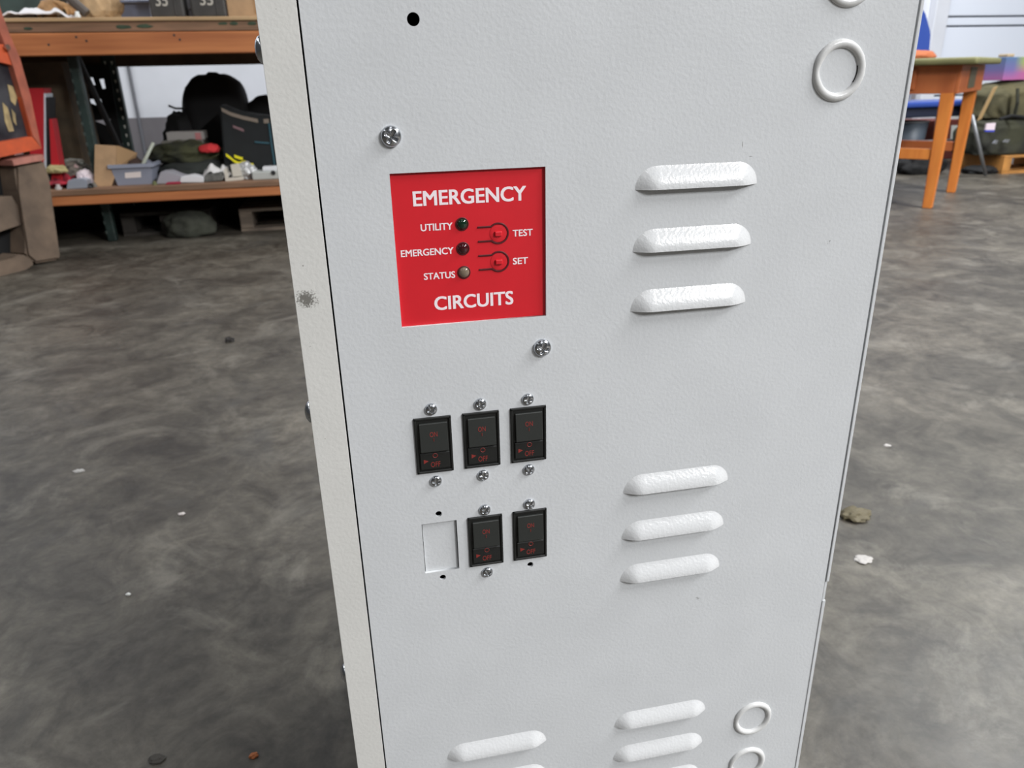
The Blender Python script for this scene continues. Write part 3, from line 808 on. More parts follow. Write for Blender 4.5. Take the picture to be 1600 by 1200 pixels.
# cardboard piece, folded
t = thing('cardboard_offcut', (onshelf(170, 278).x, 3.95, ZL), 'folded tan cardboard sheet standing behind the grey labelled bin', 'cardboard')
Y = 3.89
bm = B(); prism(bm, [atY(148, 226, Y), atY(182, 228, Y), atY(181, 272, Y) * 1.0, Vector((atY(172, 281, Y).x, Y, ZL)), Vector((atY(143, 274, Y).x, Y, ZL))], (0, 0.012, 0)); obj('front_flap', bm, M_card, t)
bm = B(); P0 = atY(182.4, 228, Y); P1 = atY(181.8, 262, Y); prism(bm, [P0, P0 + Vector((0.06, 0.10, -0.045)), P1 + Vector((0.05, 0.10, 0.0)), P1], (0.006, 0.004, 0)); obj('side_flap', bm, mat('cardboard_inner', (160, 128, 92), 0.85), t)
# grey bin with label
M_bin = mat('grey_bin_plastic', (138, 142, 156), 0.4)
pb = onshelf(205, 289); Y = pb.y
t = thing('storage_bin', (pb.x, Y + 0.1, ZL), 'grey plastic bin with a white label at the lower shelf edge', 'bin')
xl, xr = atY(171, 258, Y - 0.01).x, atY(236, 254, Y - 0.01).x
bl, br_ = atY(184, 289, Y).x, atY(238, 287, Y).x
zt = atY(204, 257, Y - 0.01).z
bm = B()
o8 = [Vector((bl, Y, ZL)), Vector((br_, Y, ZL)), Vector((br_ - 0.01, Y + 0.2, ZL)), Vector((bl + 0.005, Y + 0.2, ZL))]
u8 = [Vector((xl, Y - 0.012, zt)), Vector((xr, Y - 0.012, zt)), Vector((xr, Y + 0.22, zt)), Vector((xl, Y + 0.22, zt))]
c8 = sum(u8, Vector()) / 4; i8 = [c8 + (p - c8) * 0.95 for p in u8]; cb = sum(o8, Vector()) / 4; j8 = [cb + (p - cb) * 0.93 + Vector((0, 0, 0.006)) for p in o8]
V = [[bm.verts.new(p) for p in L] for L in (o8, u8, i8, j8)]
for A, Bq in zip(V, V[1:]):
    for k in range(4): bm.faces.new((A[k], A[(k + 1) % 4], Bq[(k + 1) % 4], Bq[k]))
bm.faces.new(V[0]); bm.faces.new(V[3])
obj('bin_body', bm, M_bin, t)
bm = B()
prism(bm, [u8[0] + Vector((-0.008, -0.008, -0.016)), u8[1] + Vector((0.008, -0.008, -0.016)), u8[1] + Vector((0.008, -0.008, 0.002)), u8[0] + Vector((-0.008, -0.008, 0.002))], (0, 0.010, 0))
prism(bm, [u8[0] + Vector((-0.008, 0.0, -0.016)), u8[0] + Vector((-0.008, 0.235, -0.016)), u8[0] + Vector((-0.008, 0.235, 0.002)), u8[0] + Vector((-0.008, 0.0, 0.002))], (0.012, 0, 0))
prism(bm, [u8[1] + Vector((-0.002, 0.0, -0.016)), u8[1] + Vector((-0.002, 0.235, -0.016)), u8[1] + Vector((-0.002, 0.235, 0.002)), u8[1] + Vector((-0.002, 0.0, 0.002))], (0.012, 0, 0))
obj('bin_rim', bm, M_bin, t)
bm = B(); prism(bm, [atY(195, 270, Y - 0.008), atY(220, 268, Y - 0.008), atY(220.5, 277, Y - 0.005), atY(195.5, 278.5, Y - 0.005)], (0, 0.006, 0)); obj('bin_label', bm, mat('label_white', (226, 216, 212), 0.6), t, 'white label')
p = atY(205, 248, Y + 0.1); bm = B(); blob(bm, (p.x - 0.01, Y + 0.11, ZL + 0.012), (0.085, 0.07, zt - ZL + 0.02), 8, 0.2)
put('brown_rag', bm, mat('dark_brown_rag', (72, 52, 44), 0.9, var=0.3, scale=16), 'dark brown rag stuffed inside the grey labelled bin', 'rag', None, True)
pt = atY(239, 223, Y + 0.06); q = atY(224, 255, Y + 0.06)
bm = B(); tube(bm, [(q.x - 0.02, Y + 0.06, ZL + 0.02), (q.x, Y + 0.06, q.z), (pt.x, Y + 0.07, pt.z)], 0.011, 8, 0.008)
put('pale_stick', bm, mat('pale_green_plastic', (168, 172, 158), 0.5), 'pale stick poking up out of the grey labelled bin', 'stick', None, True)

# black backpack and black tool bag
M_blk = mat('black_nylon', (6, 6, 8), 0.85, var=0.3, scale=10)
Y = 4.38
t = thing('black_backpack', (atY(320, 200, Y).x, Y + 0.12, ZL), 'big black backpack slumped on the lower shelf against the white wall', 'backpack')
pc = atY(322, 170, Y); ztop = atY(322, 116, Y).z
hw = (atY(386, 170, Y).x - atY(280, 170, Y).x) / 2
bm = B(); blob(bm, (atY(333, 170, Y).x, Y + 0.14, ZL), (hw * 1.04, 0.17, ztop - ZL), 21, 0.06, 2.0, 4, True, None, 0.62); obj('bag_body', bm, M_blk, t, smooth=True)
bm = B(); blob(bm, (atY(285, 210, Y).x, Y + 0.06, ZL), (0.115, 0.12, atY(280, 170, Y).z - ZL), 22, 0.2, 2.5, 4); obj('front_pocket', bm, M_blk, t, smooth=True)
bm = B(); pA = atY(278, 168, Y); tube(bm, [(pA.x + 0.08, Y + 0.05, pA.z - 0.02), (pA.x + 0.02, Y, pA.z - 0.006), (pA.x - 0.01, Y - 0.02, pA.z - 0.004), (pA.x - 0.045, Y - 0.02, pA.z + 0.012)], 0.006, 6); obj('strap_end', bm, M_blk, t)
bm = B(); pA = atY(328, 117, Y); tube(bm, [(pA.x - 0.05, Y + 0.12, pA.z - 0.012), (pA.x - 0.02, Y + 0.11, pA.z + 0.01), (pA.x + 0.02, Y + 0.11, pA.z + 0.008), (pA.x + 0.05, Y + 0.12, pA.z - 0.012)], 0.008, 6); obj('grab_handle', bm, M_blk, t)
bm = B(); pA = atY(405, 200, 4.45); blob(bm, (pA.x + 0.03, 4.52, ZL), (0.16, 0.12, atY(405, 153, 4.5).z - ZL), 31, 0.12, 2.0, 4)
put('black_sack', bm, M_blk, 'black sack behind the teal-trimmed tool bag, beside the backpack', 'bag', None, True)
Y = 4.02
t = thing('tool_bag', (atY(390, 230, Y).x, Y + 0.1, ZL), 'black tool bag with a pale band and teal piping, beside the grey cabinet', 'bag')
M_tb = mat('dark_teal_black_canvas', (19, 23, 25), 0.8, var=0.25, scale=14)
P = [atY(343, 163, Y), atY(372, 176, Y), atY(426, 182, Y)]
xl = atY(344, 230, Y).x; xr = atY(433, 230, Y).x
bm = B(); prism(bm, [Vector((xl, Y, ZL)), Vector((xr, Y, ZL)), Vector((P[2].x, Y, P[2].z)), P[1], P[0]], (0, 0.2, 0))
bmesh.ops.bevel(bm, geom=bm.edges[:], offset=0.008, segments=2, affect='EDGES'); obj('bag_body', bm, M_tb, t)
def strip(bm, pts, wz, Y, dep=0.004):
    for (a, b_) in zip(pts, pts[1:]):
        A = atY(*a, Y); C = atY(*b_, Y)
        prism(bm, [A + Vector((0, 0, wz / 2)), C + Vector((0, 0, wz / 2)), C - Vector((0, 0, wz / 2)), A - Vector((0, 0, wz / 2))], (0, dep, 0))
bm = B(); strip(bm, [(346, 171), (360, 178), (380, 184), (403, 189)], 0.019, Y - 0.003); strip(bm, [(412, 189.5), (420, 189)], 0.022, Y - 0.003); obj('pale_band', bm, mat('pale_webbing', (128, 116, 104), 0.8), t, 'pale webbing band')
bm = B(); strip(bm, [(364, 197.5), (381, 204)], 0.014, Y - 0.003); obj('badge', bm, mat('dull_pink_badge', (120, 92, 96), 0.7), t, 'dull pink badge')
M_teal = mat('teal_piping', (46, 84, 96), 0.6)
bm = B(); tube(bm, [atY(420, 192, Y - 0.002), atY(424, 225, Y - 0.002), atY(429, 257, Y - 0.002)], 0.005, 6); tube(bm, [atY(398, 222, Y - 0.002), atY(421, 224, Y - 0.002)], 0.005, 6); obj('piping', bm, M_teal, t, 'teal piping')

# white cartons, olive jackets, red cloth
Y = 4.15
bm = B(); boxpx(bm, 260, 206, 319, 219, Y, 0.12, None, 0.003)
t = thing('white_carton', (atY(290, 215, Y).x, Y + 0.08, atY(290, 219, Y).z), 'flat white carton with pink print lying on the olive jackets', 'carton')
obj('carton_body', bm, mat('dull_white_card', (150, 146, 142), 0.7), t)
bm = B(); boxpx(bm, 305, 207.5, 314, 218, Y - 0.002, 0.004, None, 0.0); obj('pink_print', bm, mat('pink_print', (178, 116, 116), 0.7), t, 'pink printed stripe')
bm = B(); boxpx(bm, 252, 219.6, 318, 229, 4.14, 0.14, None, 0.003)
put('grey_carton', bm, mat('grey_card', (118, 114, 106), 0.7, var=0.1, scale=20), 'flat grey carton under the white carton with pink print', 'carton')
M_ol = mat('olive_cloth', (68, 69, 43), 0.9, rgb2=(27, 29, 23), scale=9)
M_ol2 = mat('dark_olive_cloth', (38, 42, 38), 0.9, var=0.4, scale=9)
zz0 = atY(290, 231, 4.17).z
bm = B(); x0 = atY(236, 250, 4.08).x; x1 = atY(352, 250, 4.08).x; box(bm, x0 + 0.06, x1 - 0.12, 4.13, 4.30, ZL + 0.10, zz0 + 0.002, 0.02, 3)
blob(bm, ((x0 + x1) / 2 - 0.02, 4.16, ZL + 0.085), ((x1 - x0) / 2 * 1.0, 0.14, max(0.11, zz0 - ZL - 0.07)), 41, 0.26, 3.2, 4)
put('olive_jacket', bm, M_ol, 'folded olive green jacket heaped under the flat cartons', 'jacket', None, True)
bm = B(); blob(bm, ((x0 + x1) / 2 + 0.01, 4.13, ZL), ((x1 - x0) / 2, 0.17, 0.11), 43, 0.14, 2.4, 4)
put('dark_jacket', bm, M_ol2, 'dark green jacket at the bottom of the clothes heap', 'jacket', None, True)
p = atY(327, 232, 4.06); bm = B(); blob(bm, (p.x, 4.06, p.z - 0.02), (0.055, 0.05, 0.045), 44, 0.2)
put('red_cloth', bm, mat('red_cloth', (190, 44, 48), 0.85), 'small red cloth on the clothes heap, beside the tool bag', 'cloth', None, True)
# yellow strap
M_yel = mat('yellow_webbing', (226, 214, 24), 0.6)
t = thing('yellow_strap', (atY(372, 255, 3.98).x, 3.98, ZL), 'bright yellow webbing strap lying in front of the tool bag', 'strap')
for seg_ in ([(353, 242), (360, 247), (366, 252)], [(366, 244), (374, 247), (379, 248)], [(374, 255), (383, 253), (390, 257), (396, 258)], [(366, 252), (375, 256)]):
    bm = B(); strip(bm, seg_, 0.014, 3.985, 0.012); obj('strap_loop', bm, M_yel, t)
bm = B(); pz = atY(372, 258, 3.99).z; x = atY(374, 256, 3.99).x; box(bm, x - 0.06, x + 0.09, 3.985, 4.015, ZL, pz, 0.004, 1); obj('strap_coil', bm, M_black, t, 'black strap buckle')

# small scrap along the front edge of the lower shelf
M_gp = mat('grey_plastic', (150, 148, 154), 0.45); M_wp = mat('white_part', (206, 206, 208), 0.4); M_al = mat('aluminium_part', (176, 182, 194), 0.35, metal=0.5)
def scrap_wedge(name, pts, Y, dep, m, label, cat):
    bm = B(); prism(bm, [atY(x, y, Y) for x, y in pts], (0, dep, 0)); bmesh.ops.bevel(bm, geom=bm.edges[:], offset=0.003, segments=2, affect='EDGES')
    return put(name, bm, m, label, cat)
def snap(o, z=None):
    o.location.z = ZL if z is None else z; return o
snap(scrap_wedge('plastic_hood', [(243, 285), (250, 266), (262, 265), (292, 275), (300, 283)], 3.86, 0.12, M_gp, 'grey plastic hood beside the bin at the shelf edge', 'hood'))
snap(scrap_wedge('magenta_part', [(257, 287), (260, 283.4), (281, 282.5), (281, 286)], 3.825, 0.03, mat('magenta_plastic', (150, 40, 62), 0.5), 'small magenta part in front of the grey plastic hood', 'part'))
snap(scrap_wedge('white_tray', [(280, 284), (282, 275), (300, 272), (318, 276), (318, 284)], 3.85, 0.08, M_wp, 'white tray on the shelf edge beside the grey plastic hood', 'tray'))
bm = B(); a = atY(308, 270, 3.93).x; c = atY(365, 270, 3.93).x; drape(bm, a, c, 3.88, 4.03, ZL, 0.09, 9, 26, 12, 7)
put('white_rag', bm, mat('dull_white_cloth', (196, 194, 192), 0.8), 'crumpled white rag on the shelf edge beside the metal bracket', 'rag', None, True)
# bracket (an open metal frame)
t = thing('metal_bracket', (atY(360, 270, 3.87).x, 3.88, ZL), 'cream metal bracket with a square opening, lower shelf edge', 'bracket')
def quadpx(bm, pts, Y, dep): prism(bm, [atY(x, y, Y) for x, y in pts], (0, dep, 0))
M_cream = mat('cream_metal', (196, 190, 178), 0.45)
bm = B(); quadpx(bm, [(349, 265), (354, 263), (357, 278), (352, 279)], 3.87, 0.04); quadpx(bm, [(352, 279), (379, 276), (380, 281), (352, 283.5)], 3.87, 0.04); quadpx(bm, [(360, 258), (372, 256), (378, 275), (364, 276)], 3.875, 0.04); obj('bracket_frame', bm, M_cream, t)
snap(scrap_wedge('grey_motor', [(318, 284), (320, 272), (345, 268), (348, 281)], 3.86, 0.07, mat('dull_grey_casting', (104, 104, 100), 0.5, var=0.3, scale=40), 'dull grey casting among the white scrap on the shelf edge', 'casting'))
bm = B(); p = atY(385, 268, 3.95); blob(bm, (p.x, 3.95, ZL), (0.055, 0.05, 0.085), 51, 0.25)
put('crumpled_foil', bm, mat('pale_foil', (176, 176, 176), 0.35, metal=0.3), 'crumpled pale foil lump under the yellow strap', 'foil')
t = thing('switch_box', (atY(418, 270, 3.86).x, 3.9, ZL), 'pale grey switch box on the shelf edge touching the cabinet outline', 'box')
bm = B(); a = atY(394, 275, 3.86).x; c = atY(440, 275, 3.86).x; z5 = atY(415, 268, 3.86).z; box(bm, a, c, 3.86, 3.98, ZL, z5, 0.004, 2); obj('box_body', bm, mat('pale_grey_box', (168, 170, 166), 0.5), t)
bm = B(); z6 = atY(418, 261, 3.88).z; box(bm, a + 0.055, c, 3.88, 3.96, z5, z6, 0.004, 2); obj('box_cover', bm, M_wp, t)
bm = B(); p = atY(427, 270, 3.86); lathe(bm, [(0.012, 0), (0.012, 0.004), (0, 0.005)], 14, (p.x, 3.86, p.z)); obj('knob', bm, M_dark, t)
# left group of scraps
bm = B(); a = atY(74, 280, 3.92).x; c = atY(122, 280, 3.92).x; drape(bm, a, c, 3.87, 4.0, ZL, 0.075, 14, 24, 12, 6)
put('crimson_cloth', bm, mat('crimson_cloth', (168, 32, 52), 0.8, rgb2=(60, 16, 24), scale=12), 'crumpled crimson cloth on the lower shelf beside the forklift', 'cloth', None, True)
snap(scrap_wedge('aluminium_housing', [(104, 298), (106, 284), (128, 281), (136, 284), (137, 296)], 3.825, 0.08, M_al, 'aluminium housing at the shelf edge before the crimson cloth', 'housing'))
bm = B(); p = atY(132, 290, 3.824); lathe(bm, [(0.013, -0.002), (0.013, 0.005), (0.007, 0.005), (0.007, 0.002), (0, 0.002)], 16, (p.x + 0.03, 3.826, ZL + 0.0135))
put('metal_bush', bm, M_steel_dark, 'dark round bush beside the aluminium housing', 'bush', None, True)
bm = B(); blob(bm, (atY(134, 275, 3.93).x, 3.93, ZL), (0.04, 0.045, 0.085), 61, 0.25)
put('white_wrapper', bm, mat('pinkish_white_wrap', (206, 192, 196), 0.6), 'pinkish white wrapper between crimson cloth and cardboard', 'wrapper')
bm = B(); blob(bm, (atY(100, 262, 4.0).x, 4.05, ZL), (0.13, 0.08, 0.12), 62, 0.3, 3.0)
put('grey_rag', bm, mat('mottled_grey_rag', (128, 122, 112), 0.85, rgb2=(48, 44, 42), scale=30), 'mottled grey rag heap under the dark brown carton', 'rag', None, True)
bm = B(); blob(bm, (atY(82, 244, 3.9).x, 3.905, ZL + 0.075), (0.05, 0.04, 0.04), 63, 0.25)
put('straw_hat', bm, mat('straw_yellow', (160, 148, 104), 0.85), 'straw coloured pad lying below the red binder', 'pad', None, True)
bm = B(); blob(bm, (atY(112, 248, 4.06).x, 4.06, ZL + 0.10), (0.05, 0.03, 0.03), 64, 0.4, 3.0)
put('grey_scrap', bm, mat('pale_grey_scrap', (150, 150, 142), 0.7), 'pale grey scrap on top of the mottled grey rag heap', 'scrap')
bm = B(); a = atY(80, 262, 3.95).x; c = atY(122, 262, 3.95).x; drape(bm, a, c, 3.99, 4.02, ZL + 0.075, 0.03, 77, 20, 6, 6, 0.004)
put('pink_strip', bm, mat('pinkish_strip', (186, 160, 156), 0.7), 'pinkish white strip lying across the rag heap by the red binders', 'strip', None, True)
random.seed(12)
for k, (px, py, s, c, nm, lab) in enumerate(((92, 296, 0.016, (190, 186, 184), 'metal_fitting', 'small pale fitting at the shelf edge by the forklift'),
        (148, 292, 0.014, (120, 116, 108), 'metal_fitting', 'small dull fitting between aluminium housing and grey bin'),
        (160, 290, 0.015, (84, 86, 72), 'metal_fitting', 'dark green fitting in front of the cardboard sheet'),
        (170, 288, 0.012, (150, 146, 138), 'metal_fitting', 'pale grey fitting at the foot of the grey bin'),
        (242, 289, 0.013, (112, 116, 80), 'metal_fitting', 'olive fitting right of the grey bin foot'))):
    q = onshelf(px, py)
    bm = B(); lathe(bm, [(0, 0), (s, 0), (s, s * 0.7), (s * .6, s * .8), (s * .6, s * 1.5), (0, s * 1.5)], 12, (q.x, max(q.y, RY + 0.02), ZL), 'z')
    put(nm, bm, mat('fitting', c, 0.45, metal=0.3), lab, 'fitting')
# black board added for dark clutter between the posts; cut-outs show the lit wall
Y = 4.60
def xzp(px, py): q = atY(px, py, Y); return (q.x, q.z)
bl_, brr = atY(100, 170, Y).x, atY(178, 170, Y).x
lp = [[(bl_, ZL), (brr, ZL), (brr + 0.02, zU3 - 0.02), (bl_, zU3 - 0.02)]]
lp.append([xzp(126 + 4 * math.cos(t_), 127 + 4 * math.sin(t_)) for t_ in [2 * math.pi * k / 14 for k in range(14)]])
for pts in ([(134, 122), (145, 121), (149, 133), (135, 131)], [(140, 155), (158, 155), (160, 164), (157, 167), (141, 161)], [(155, 124), (162, 123), (165, 138), (160, 139)], [(148, 189), (172, 186), (174, 199)]):
    lp.append([xzp(*p_) for p_ in pts])
me = flat_sheet('added_gap_board', lp, 0.006)
me.transform(Matrix.Translation((-(bl_ + brr) / 2, 0, -ZL)))
o = link('added_gap_board', me, M_blk); o.location = ((bl_ + brr) / 2, Y, ZL)
tag(o, 'black board added for dark clutter between the two green rack posts, lit wall showing through its openings', 'board')

# ------------------------------------------------------------------ forklift at the left edge
A0 = Vector((-1.40, 3.52, 0)); un = Vector((-0.50, -0.866, 0)); nn = Vector((0.866, -0.50, 0)); back = -nn
M_or = mat('worn_orange_paint', (208, 90, 48), 0.55, rgb2=(176, 78, 48), scale=14)
M_or2 = mat('faded_orange_paint', (170, 92, 70), 0.65, rgb2=(146, 80, 62), scale=20)
M_cw = mat('dirty_brown_casting', (118, 100, 84), 0.75, rgb2=(92, 78, 66), scale=9)
M_pink = mat('faded_pink_paint', (178, 118, 104), 0.7, var=0.15, scale=18)
M_win = mat('scuffed_dark_glass', (70, 70, 74), 0.3, rgb2=(34, 34, 40), scale=9)
M_peel = mat('peeled_cream', (178, 156, 112), 0.7, var=0.2, scale=20)
def fp_(px, py, off=0.0): return atP(px, py, A0 + nn * off, nn)
def fprism(bm, pts, off, thick): prism(bm, [fp_(x, y, off) for x, y in pts], back * thick)
fk = thing('forklift', (A0.x - 0.25, A0.y - 0.25, 0), 'worn orange forklift with dirty brown counterweight at the left edge', 'forklift')
bm = B(); fprism(bm, [(-60, -160), (-30, -160), (0, 12), (16, 56), (31, 90), (48, 150), (65, 232), (52, 213), (21, 105), (12, 80), (0, 50), (-60, -40)], 0.0, 0.10); obj('outer_pillar', bm, M_or2, fk, 'faded orange pillar')
bm = B(); fprism(bm, [(-60, 60), (9, 70), (12, 80), (21, 104), (16, 101), (0, 97), (-60, 94)], -0.005, 0.09); obj('cross_rail', bm, M_or, fk)
bm = B(); fprism(bm, [(21, 105), (27, 116), (54, 207), (50, 212.5)], -0.003, 0.07); fprism(bm, [(-60, 236), (0, 222), (50, 213), (65, 232), (0, 246), (-60, 258)], 0.002, 0.10); obj('window_frame', bm, M_or, fk, 'bright orange window frame')
bm = B(); fprism(bm, [(-60, 92), (0, 96), (21, 104), (51, 213), (0, 223), (-60, 237)], -0.03, 0.03); obj('side_window', bm, M_win, fk, 'scuffed dark side window')
for pts in ([(12, 132), (20, 135), (27, 152), (24, 165), (17, 158)], [(4, 160), (12, 168), (22, 205), (14, 206), (8, 190)], [(18, 170), (24, 178), (26, 196), (21, 190)]):
    bm = B(); fprism(bm, pts, -0.028, 0.003); obj('peeled_patch', bm, M_peel, fk, 'cream peeled patch')
bm = B(); fprism(bm, [(-60, 20), (0, 52), (11, 78), (-60, 62)], -0.04, 0.03); obj('upper_window', bm, M_win, fk)
bm = B(); p = fp_(9.5, 74, 0.002); tube(bm, [p, p + nn * 0.012], 0.012, 10); obj('bolt', bm, M_chrome, fk)
bm = B(); fprism(bm, [(19, 250), (67, 241), (68, 246), (71, 250), (22, 259)], 0.02, 0.14); obj('fender_lip', bm, M_pink, fk, 'faded pink lip')
bm = B(); fprism(bm, [(24, 256), (71, 249), (77, 280), (97, 402), (94, 406), (56, 412), (42, 400), (42, 350), (30, 300)], 0.0, 0.30)
bmesh.ops.bevel(bm, geom=bm.edges[:], offset=0.012, segments=2, affect='EDGES'); obj('counterweight', bm, M_cw, fk)
bm = B(); fprism(bm, [(-70, 312), (18, 306), (34, 332), (42, 348), (0, 362), (-70, 372)], -0.03, 0.25); obj('counterweight_step', bm, M_cw, fk)
bm = B(); fprism(bm, [(-160, 446), (-70, 424), (0, 412), (36, 396), (56, 410), (52, 418), (0, 448), (-70, 474), (-160, 505)], 0.01, 0.25)
bmesh.ops.bevel(bm, geom=bm.edges[:], offset=0.01, segments=2, affect='EDGES'); obj('lower_skirt', bm, M_cw, fk)
bm = B(); fprism(bm, [(-170, 240), (22, 240), (36, 320), (44, 400), (-60, 440), (-170, 480)], -0.10, 0.5); obj('inner_body', bm, M_blk, fk, 'black underbody')  # underbody and skirt lengthened out of view to cast the floor shadow
# rear wheel, standing on the floor under the skirt
wc = fp_(-28, 400, -0.14); wc.z = 0.17
bm = B(); tube(bm, [wc + back * 0.0, wc + back * 0.14], 0.17, 28); wh = obj('wheel', bm, mat('worn_rubber', (34, 34, 34), 0.85), fk)
bm = B(); tube(bm, [wc - back * 0.004, wc + back * 0.02], 0.09, 20); obj('wheel_hub', bm, M_or2, wh)

# ------------------------------------------------------------------ desk on the right
FD = Vector((3.345, 3.437, 0)); dd = Vector((0.7633, 0.6460, 0)); uu = Vector((-0.6460, 0.7633, 0)); zv = Vector((0, 0, 1))
def dm(u, d, z): return FD + uu * u + dd * d + zv * z
DM = Matrix(((uu.x, dd.x, 0, FD.x), (uu.y, dd.y, 0, FD.y), (0, 0, 1, 0), (0, 0, 0, 1)))
def dbox(bm, u0, u1, d0, d1, z0, z1, bevel=0.004): box(bm, u0, u1, d0, d1, z0, z1, bevel, 2, DM)
M_desk = mat('orange_varnished_wood', (184, 104, 58), 0.45, rgb2=(164, 88, 46), scale=5, stretch=(2, 2, 0.5))
M_desk2 = mat('amber_varnished_leg', (214, 132, 60), 0.42, rgb2=(198, 114, 50), scale=6, stretch=(4, 4, 0.6))
M_top = mat('olive_green_desktop', (124, 122, 82), 0.55, var=0.12, scale=10)
desk = thing('wooden_desk', tuple(dm(0.6, 0.4, 0)), 'orange varnished wooden desk with an olive green top, beside the cabinet', 'desk')
LD, LU = 0.78, 1.15
bm = B(); dbox(bm, -0.10, LU + 0.1, -0.10, LD + 0.05, 0.782, 0.818, 0.012); obj('desktop', bm, M_top, desk, 'olive green desktop')
bm = B(); dbox(bm, -0.001, LU, -0.0202, 0.005, 0.632, 0.781); obj('front_apron', bm, M_desk, desk)
bm = B(); dbox(bm, -0.022, 0.0, -0.02, LD + 0.02, 0.632, 0.781); obj('side_apron', bm, M_desk, desk)
bm = B(); dbox(bm, 0.02, LU, LD - 0.02, LD + 0.005, 0.632, 0.781); obj('rear_apron', bm, M_desk, desk)
bm = B(); dbox(bm, LU, LU + 0.022, -0.02, LD + 0.02, 0.632, 0.781); obj('side_apron', bm, M_desk, desk)
bm = B(); dbox(bm, 0.20, LU - 0.15, -0.032, -0.021, 0.655, 0.765, 0.004); dr = obj('drawer', bm, M_desk, desk)
bm = B(); tube(bm, [dm(0.62, -0.033, 0.71), dm(0.62, -0.055, 0.71)], 0.014, 12); obj('knob', bm, M_desk2, dr)
bm = B(); dbox(bm, -0.026, -0.0225, 0.26, 0.48, 0.655, 0.768, 0.001); obj('metal_plate', bm, mat('grey_green_plate', (92, 88, 70), 0.5), desk, 'grey green plate on the desk side')
for u in (0.03, LU - 0.03):
    for d in (0.01, LD - 0.02):
        bm = B()
        c = dm(u, d, 0)
        hw_t, hw_b = 0.034, 0.025
        prism(bm, [c + uu * a * hw_b + dd * b_ * hw_b for a, b_ in ((-1, -1), (1, -1), (1, 1), (-1, 1))], (0, 0, 0.64), hw_t / hw_b)
        bmesh.ops.bevel(bm, geom=bm.edges[:], offset=0.004, segments=2, affect='EDGES')
        obj('leg', bm, M_desk2, desk)
bm = B(); dbox(bm, 0.06, LU - 0.06, -0.012, 0.028, 0.275, 0.335, 0.004); obj('stretcher', bm, M_desk2, desk)
bm = B(); dbox(bm, 0.06, LU - 0.06, LD - 0.04, LD, 0.262, 0.322, 0.004); obj('stretcher', bm, M_desk, desk)
# orange cloth bundle behind, on the desk
p = dm(0.50, 0.62, 0.8185)
pq = atP(1428, 80, dm(0.5, 0.72, 0), (0.3, 1, 0))
bm = B(); blob(bm, (pq.x, pq.y, 0.8185), (0.15, 0.10, max(0.06, pq.z - 0.81)), 71, 0.12)
put('orange_bundle', bm, mat('orange_cloth', (160, 88, 52), 0.8), 'orange bundle lying on the olive desktop', 'bundle', None, True)

# blue chair behind the desk
M_blue = mat('blue_plastic', (46, 70, 142), 0.4); M_navy = mat('dark_blue_underside', (22, 28, 48), 0.6); M_leg = mat('grey_steel_tube', (150, 152, 156), 0.35, metal=0.6)
CY = 5.12
x0 = atY(1398, 160, CY).x; x1 = atY(1543, 158, CY).x
zs = atY(1480, 160, CY).z
ch = thing('blue_chair', ((x0 + x1) / 2, CY + 0.2, 0), 'blue plastic chair with grey tube legs standing behind the wooden desk', 'chair')
bm = B(); box(bm, x0, x1, CY, CY + 0.46, zs - 0.035, zs + 0.01, 0.016, 3); obj('seat', bm, M_blue, ch)
bm = B(); box(bm, x0 + 0.03, x1 - 0.12, CY + 0.03, CY + 0.43, zs - 0.11, zs - 0.036, 0.01, 2); obj('seat_pan', bm, M_navy, ch, 'dark seat underside')
bx1 = atY(1453, 76, CY + 0.22).x; bx2 = atY(1447, 18, CY + 0.24).x; zb1 = atY(1450, 84, CY + .22).z; zb2 = atY(1440, 14, CY + .24).z
bm = B(); prism(bm, [(bx1 - 0.42, CY + 0.2, zb1 - 0.05), (bx1, CY + 0.2, zb1 - 0.05), (bx1 - 0.008, CY + 0.22, (zb1 + zb2) / 2 - 0.01), (bx2, CY + 0.24, zb2 - 0.02), (bx2 - 0.05, CY + 0.245, zb2 + 0.012), (bx2 - 0.34, CY + 0.245, zb2 + 0.012), (bx1 - 0.41, CY + 0.22, (zb1 + zb2) / 2)], (0, 0.045, 0))
bmesh.ops.bevel(bm, geom=bm.edges[:], offset=0.012, segments=3, affect='EDGES'); obj('backrest', bm, M_blue, ch)
bm = B()
for xx in (bx1 - 0.34, bx1 - 0.08): tube(bm, [(xx, CY + 0.26, zs), (xx, CY + 0.25, zb1 + 0.05)], 0.011, 8)
obj('back_support', bm, M_leg, ch)
for (xa, xb, ya, yb) in ((x1 - 0.10, x1 - 0.005, CY + 0.04, CY - 0.02), (x1 - 0.10, x1 - 0.005, CY + 0.42, CY + 0.48), (x0 + 0.08, x0 + 0.01, CY + 0.04, CY - 0.02), (x0 + 0.08, x0 + 0.01, CY + 0.42, CY + 0.48)):
    bm = B(); tube(bm, [(xa, ya, zs - 0.04), (xb, yb, 0.0)], 0.013, 10); obj('leg', bm, M_leg, ch)
bm = B(); tube(bm, [(x0 + 0.05, CY + 0.01, 0.22), (x1 - 0.05, CY + 0.01, 0.22)], 0.009, 8); obj('cross_bar', bm, M_leg, ch)

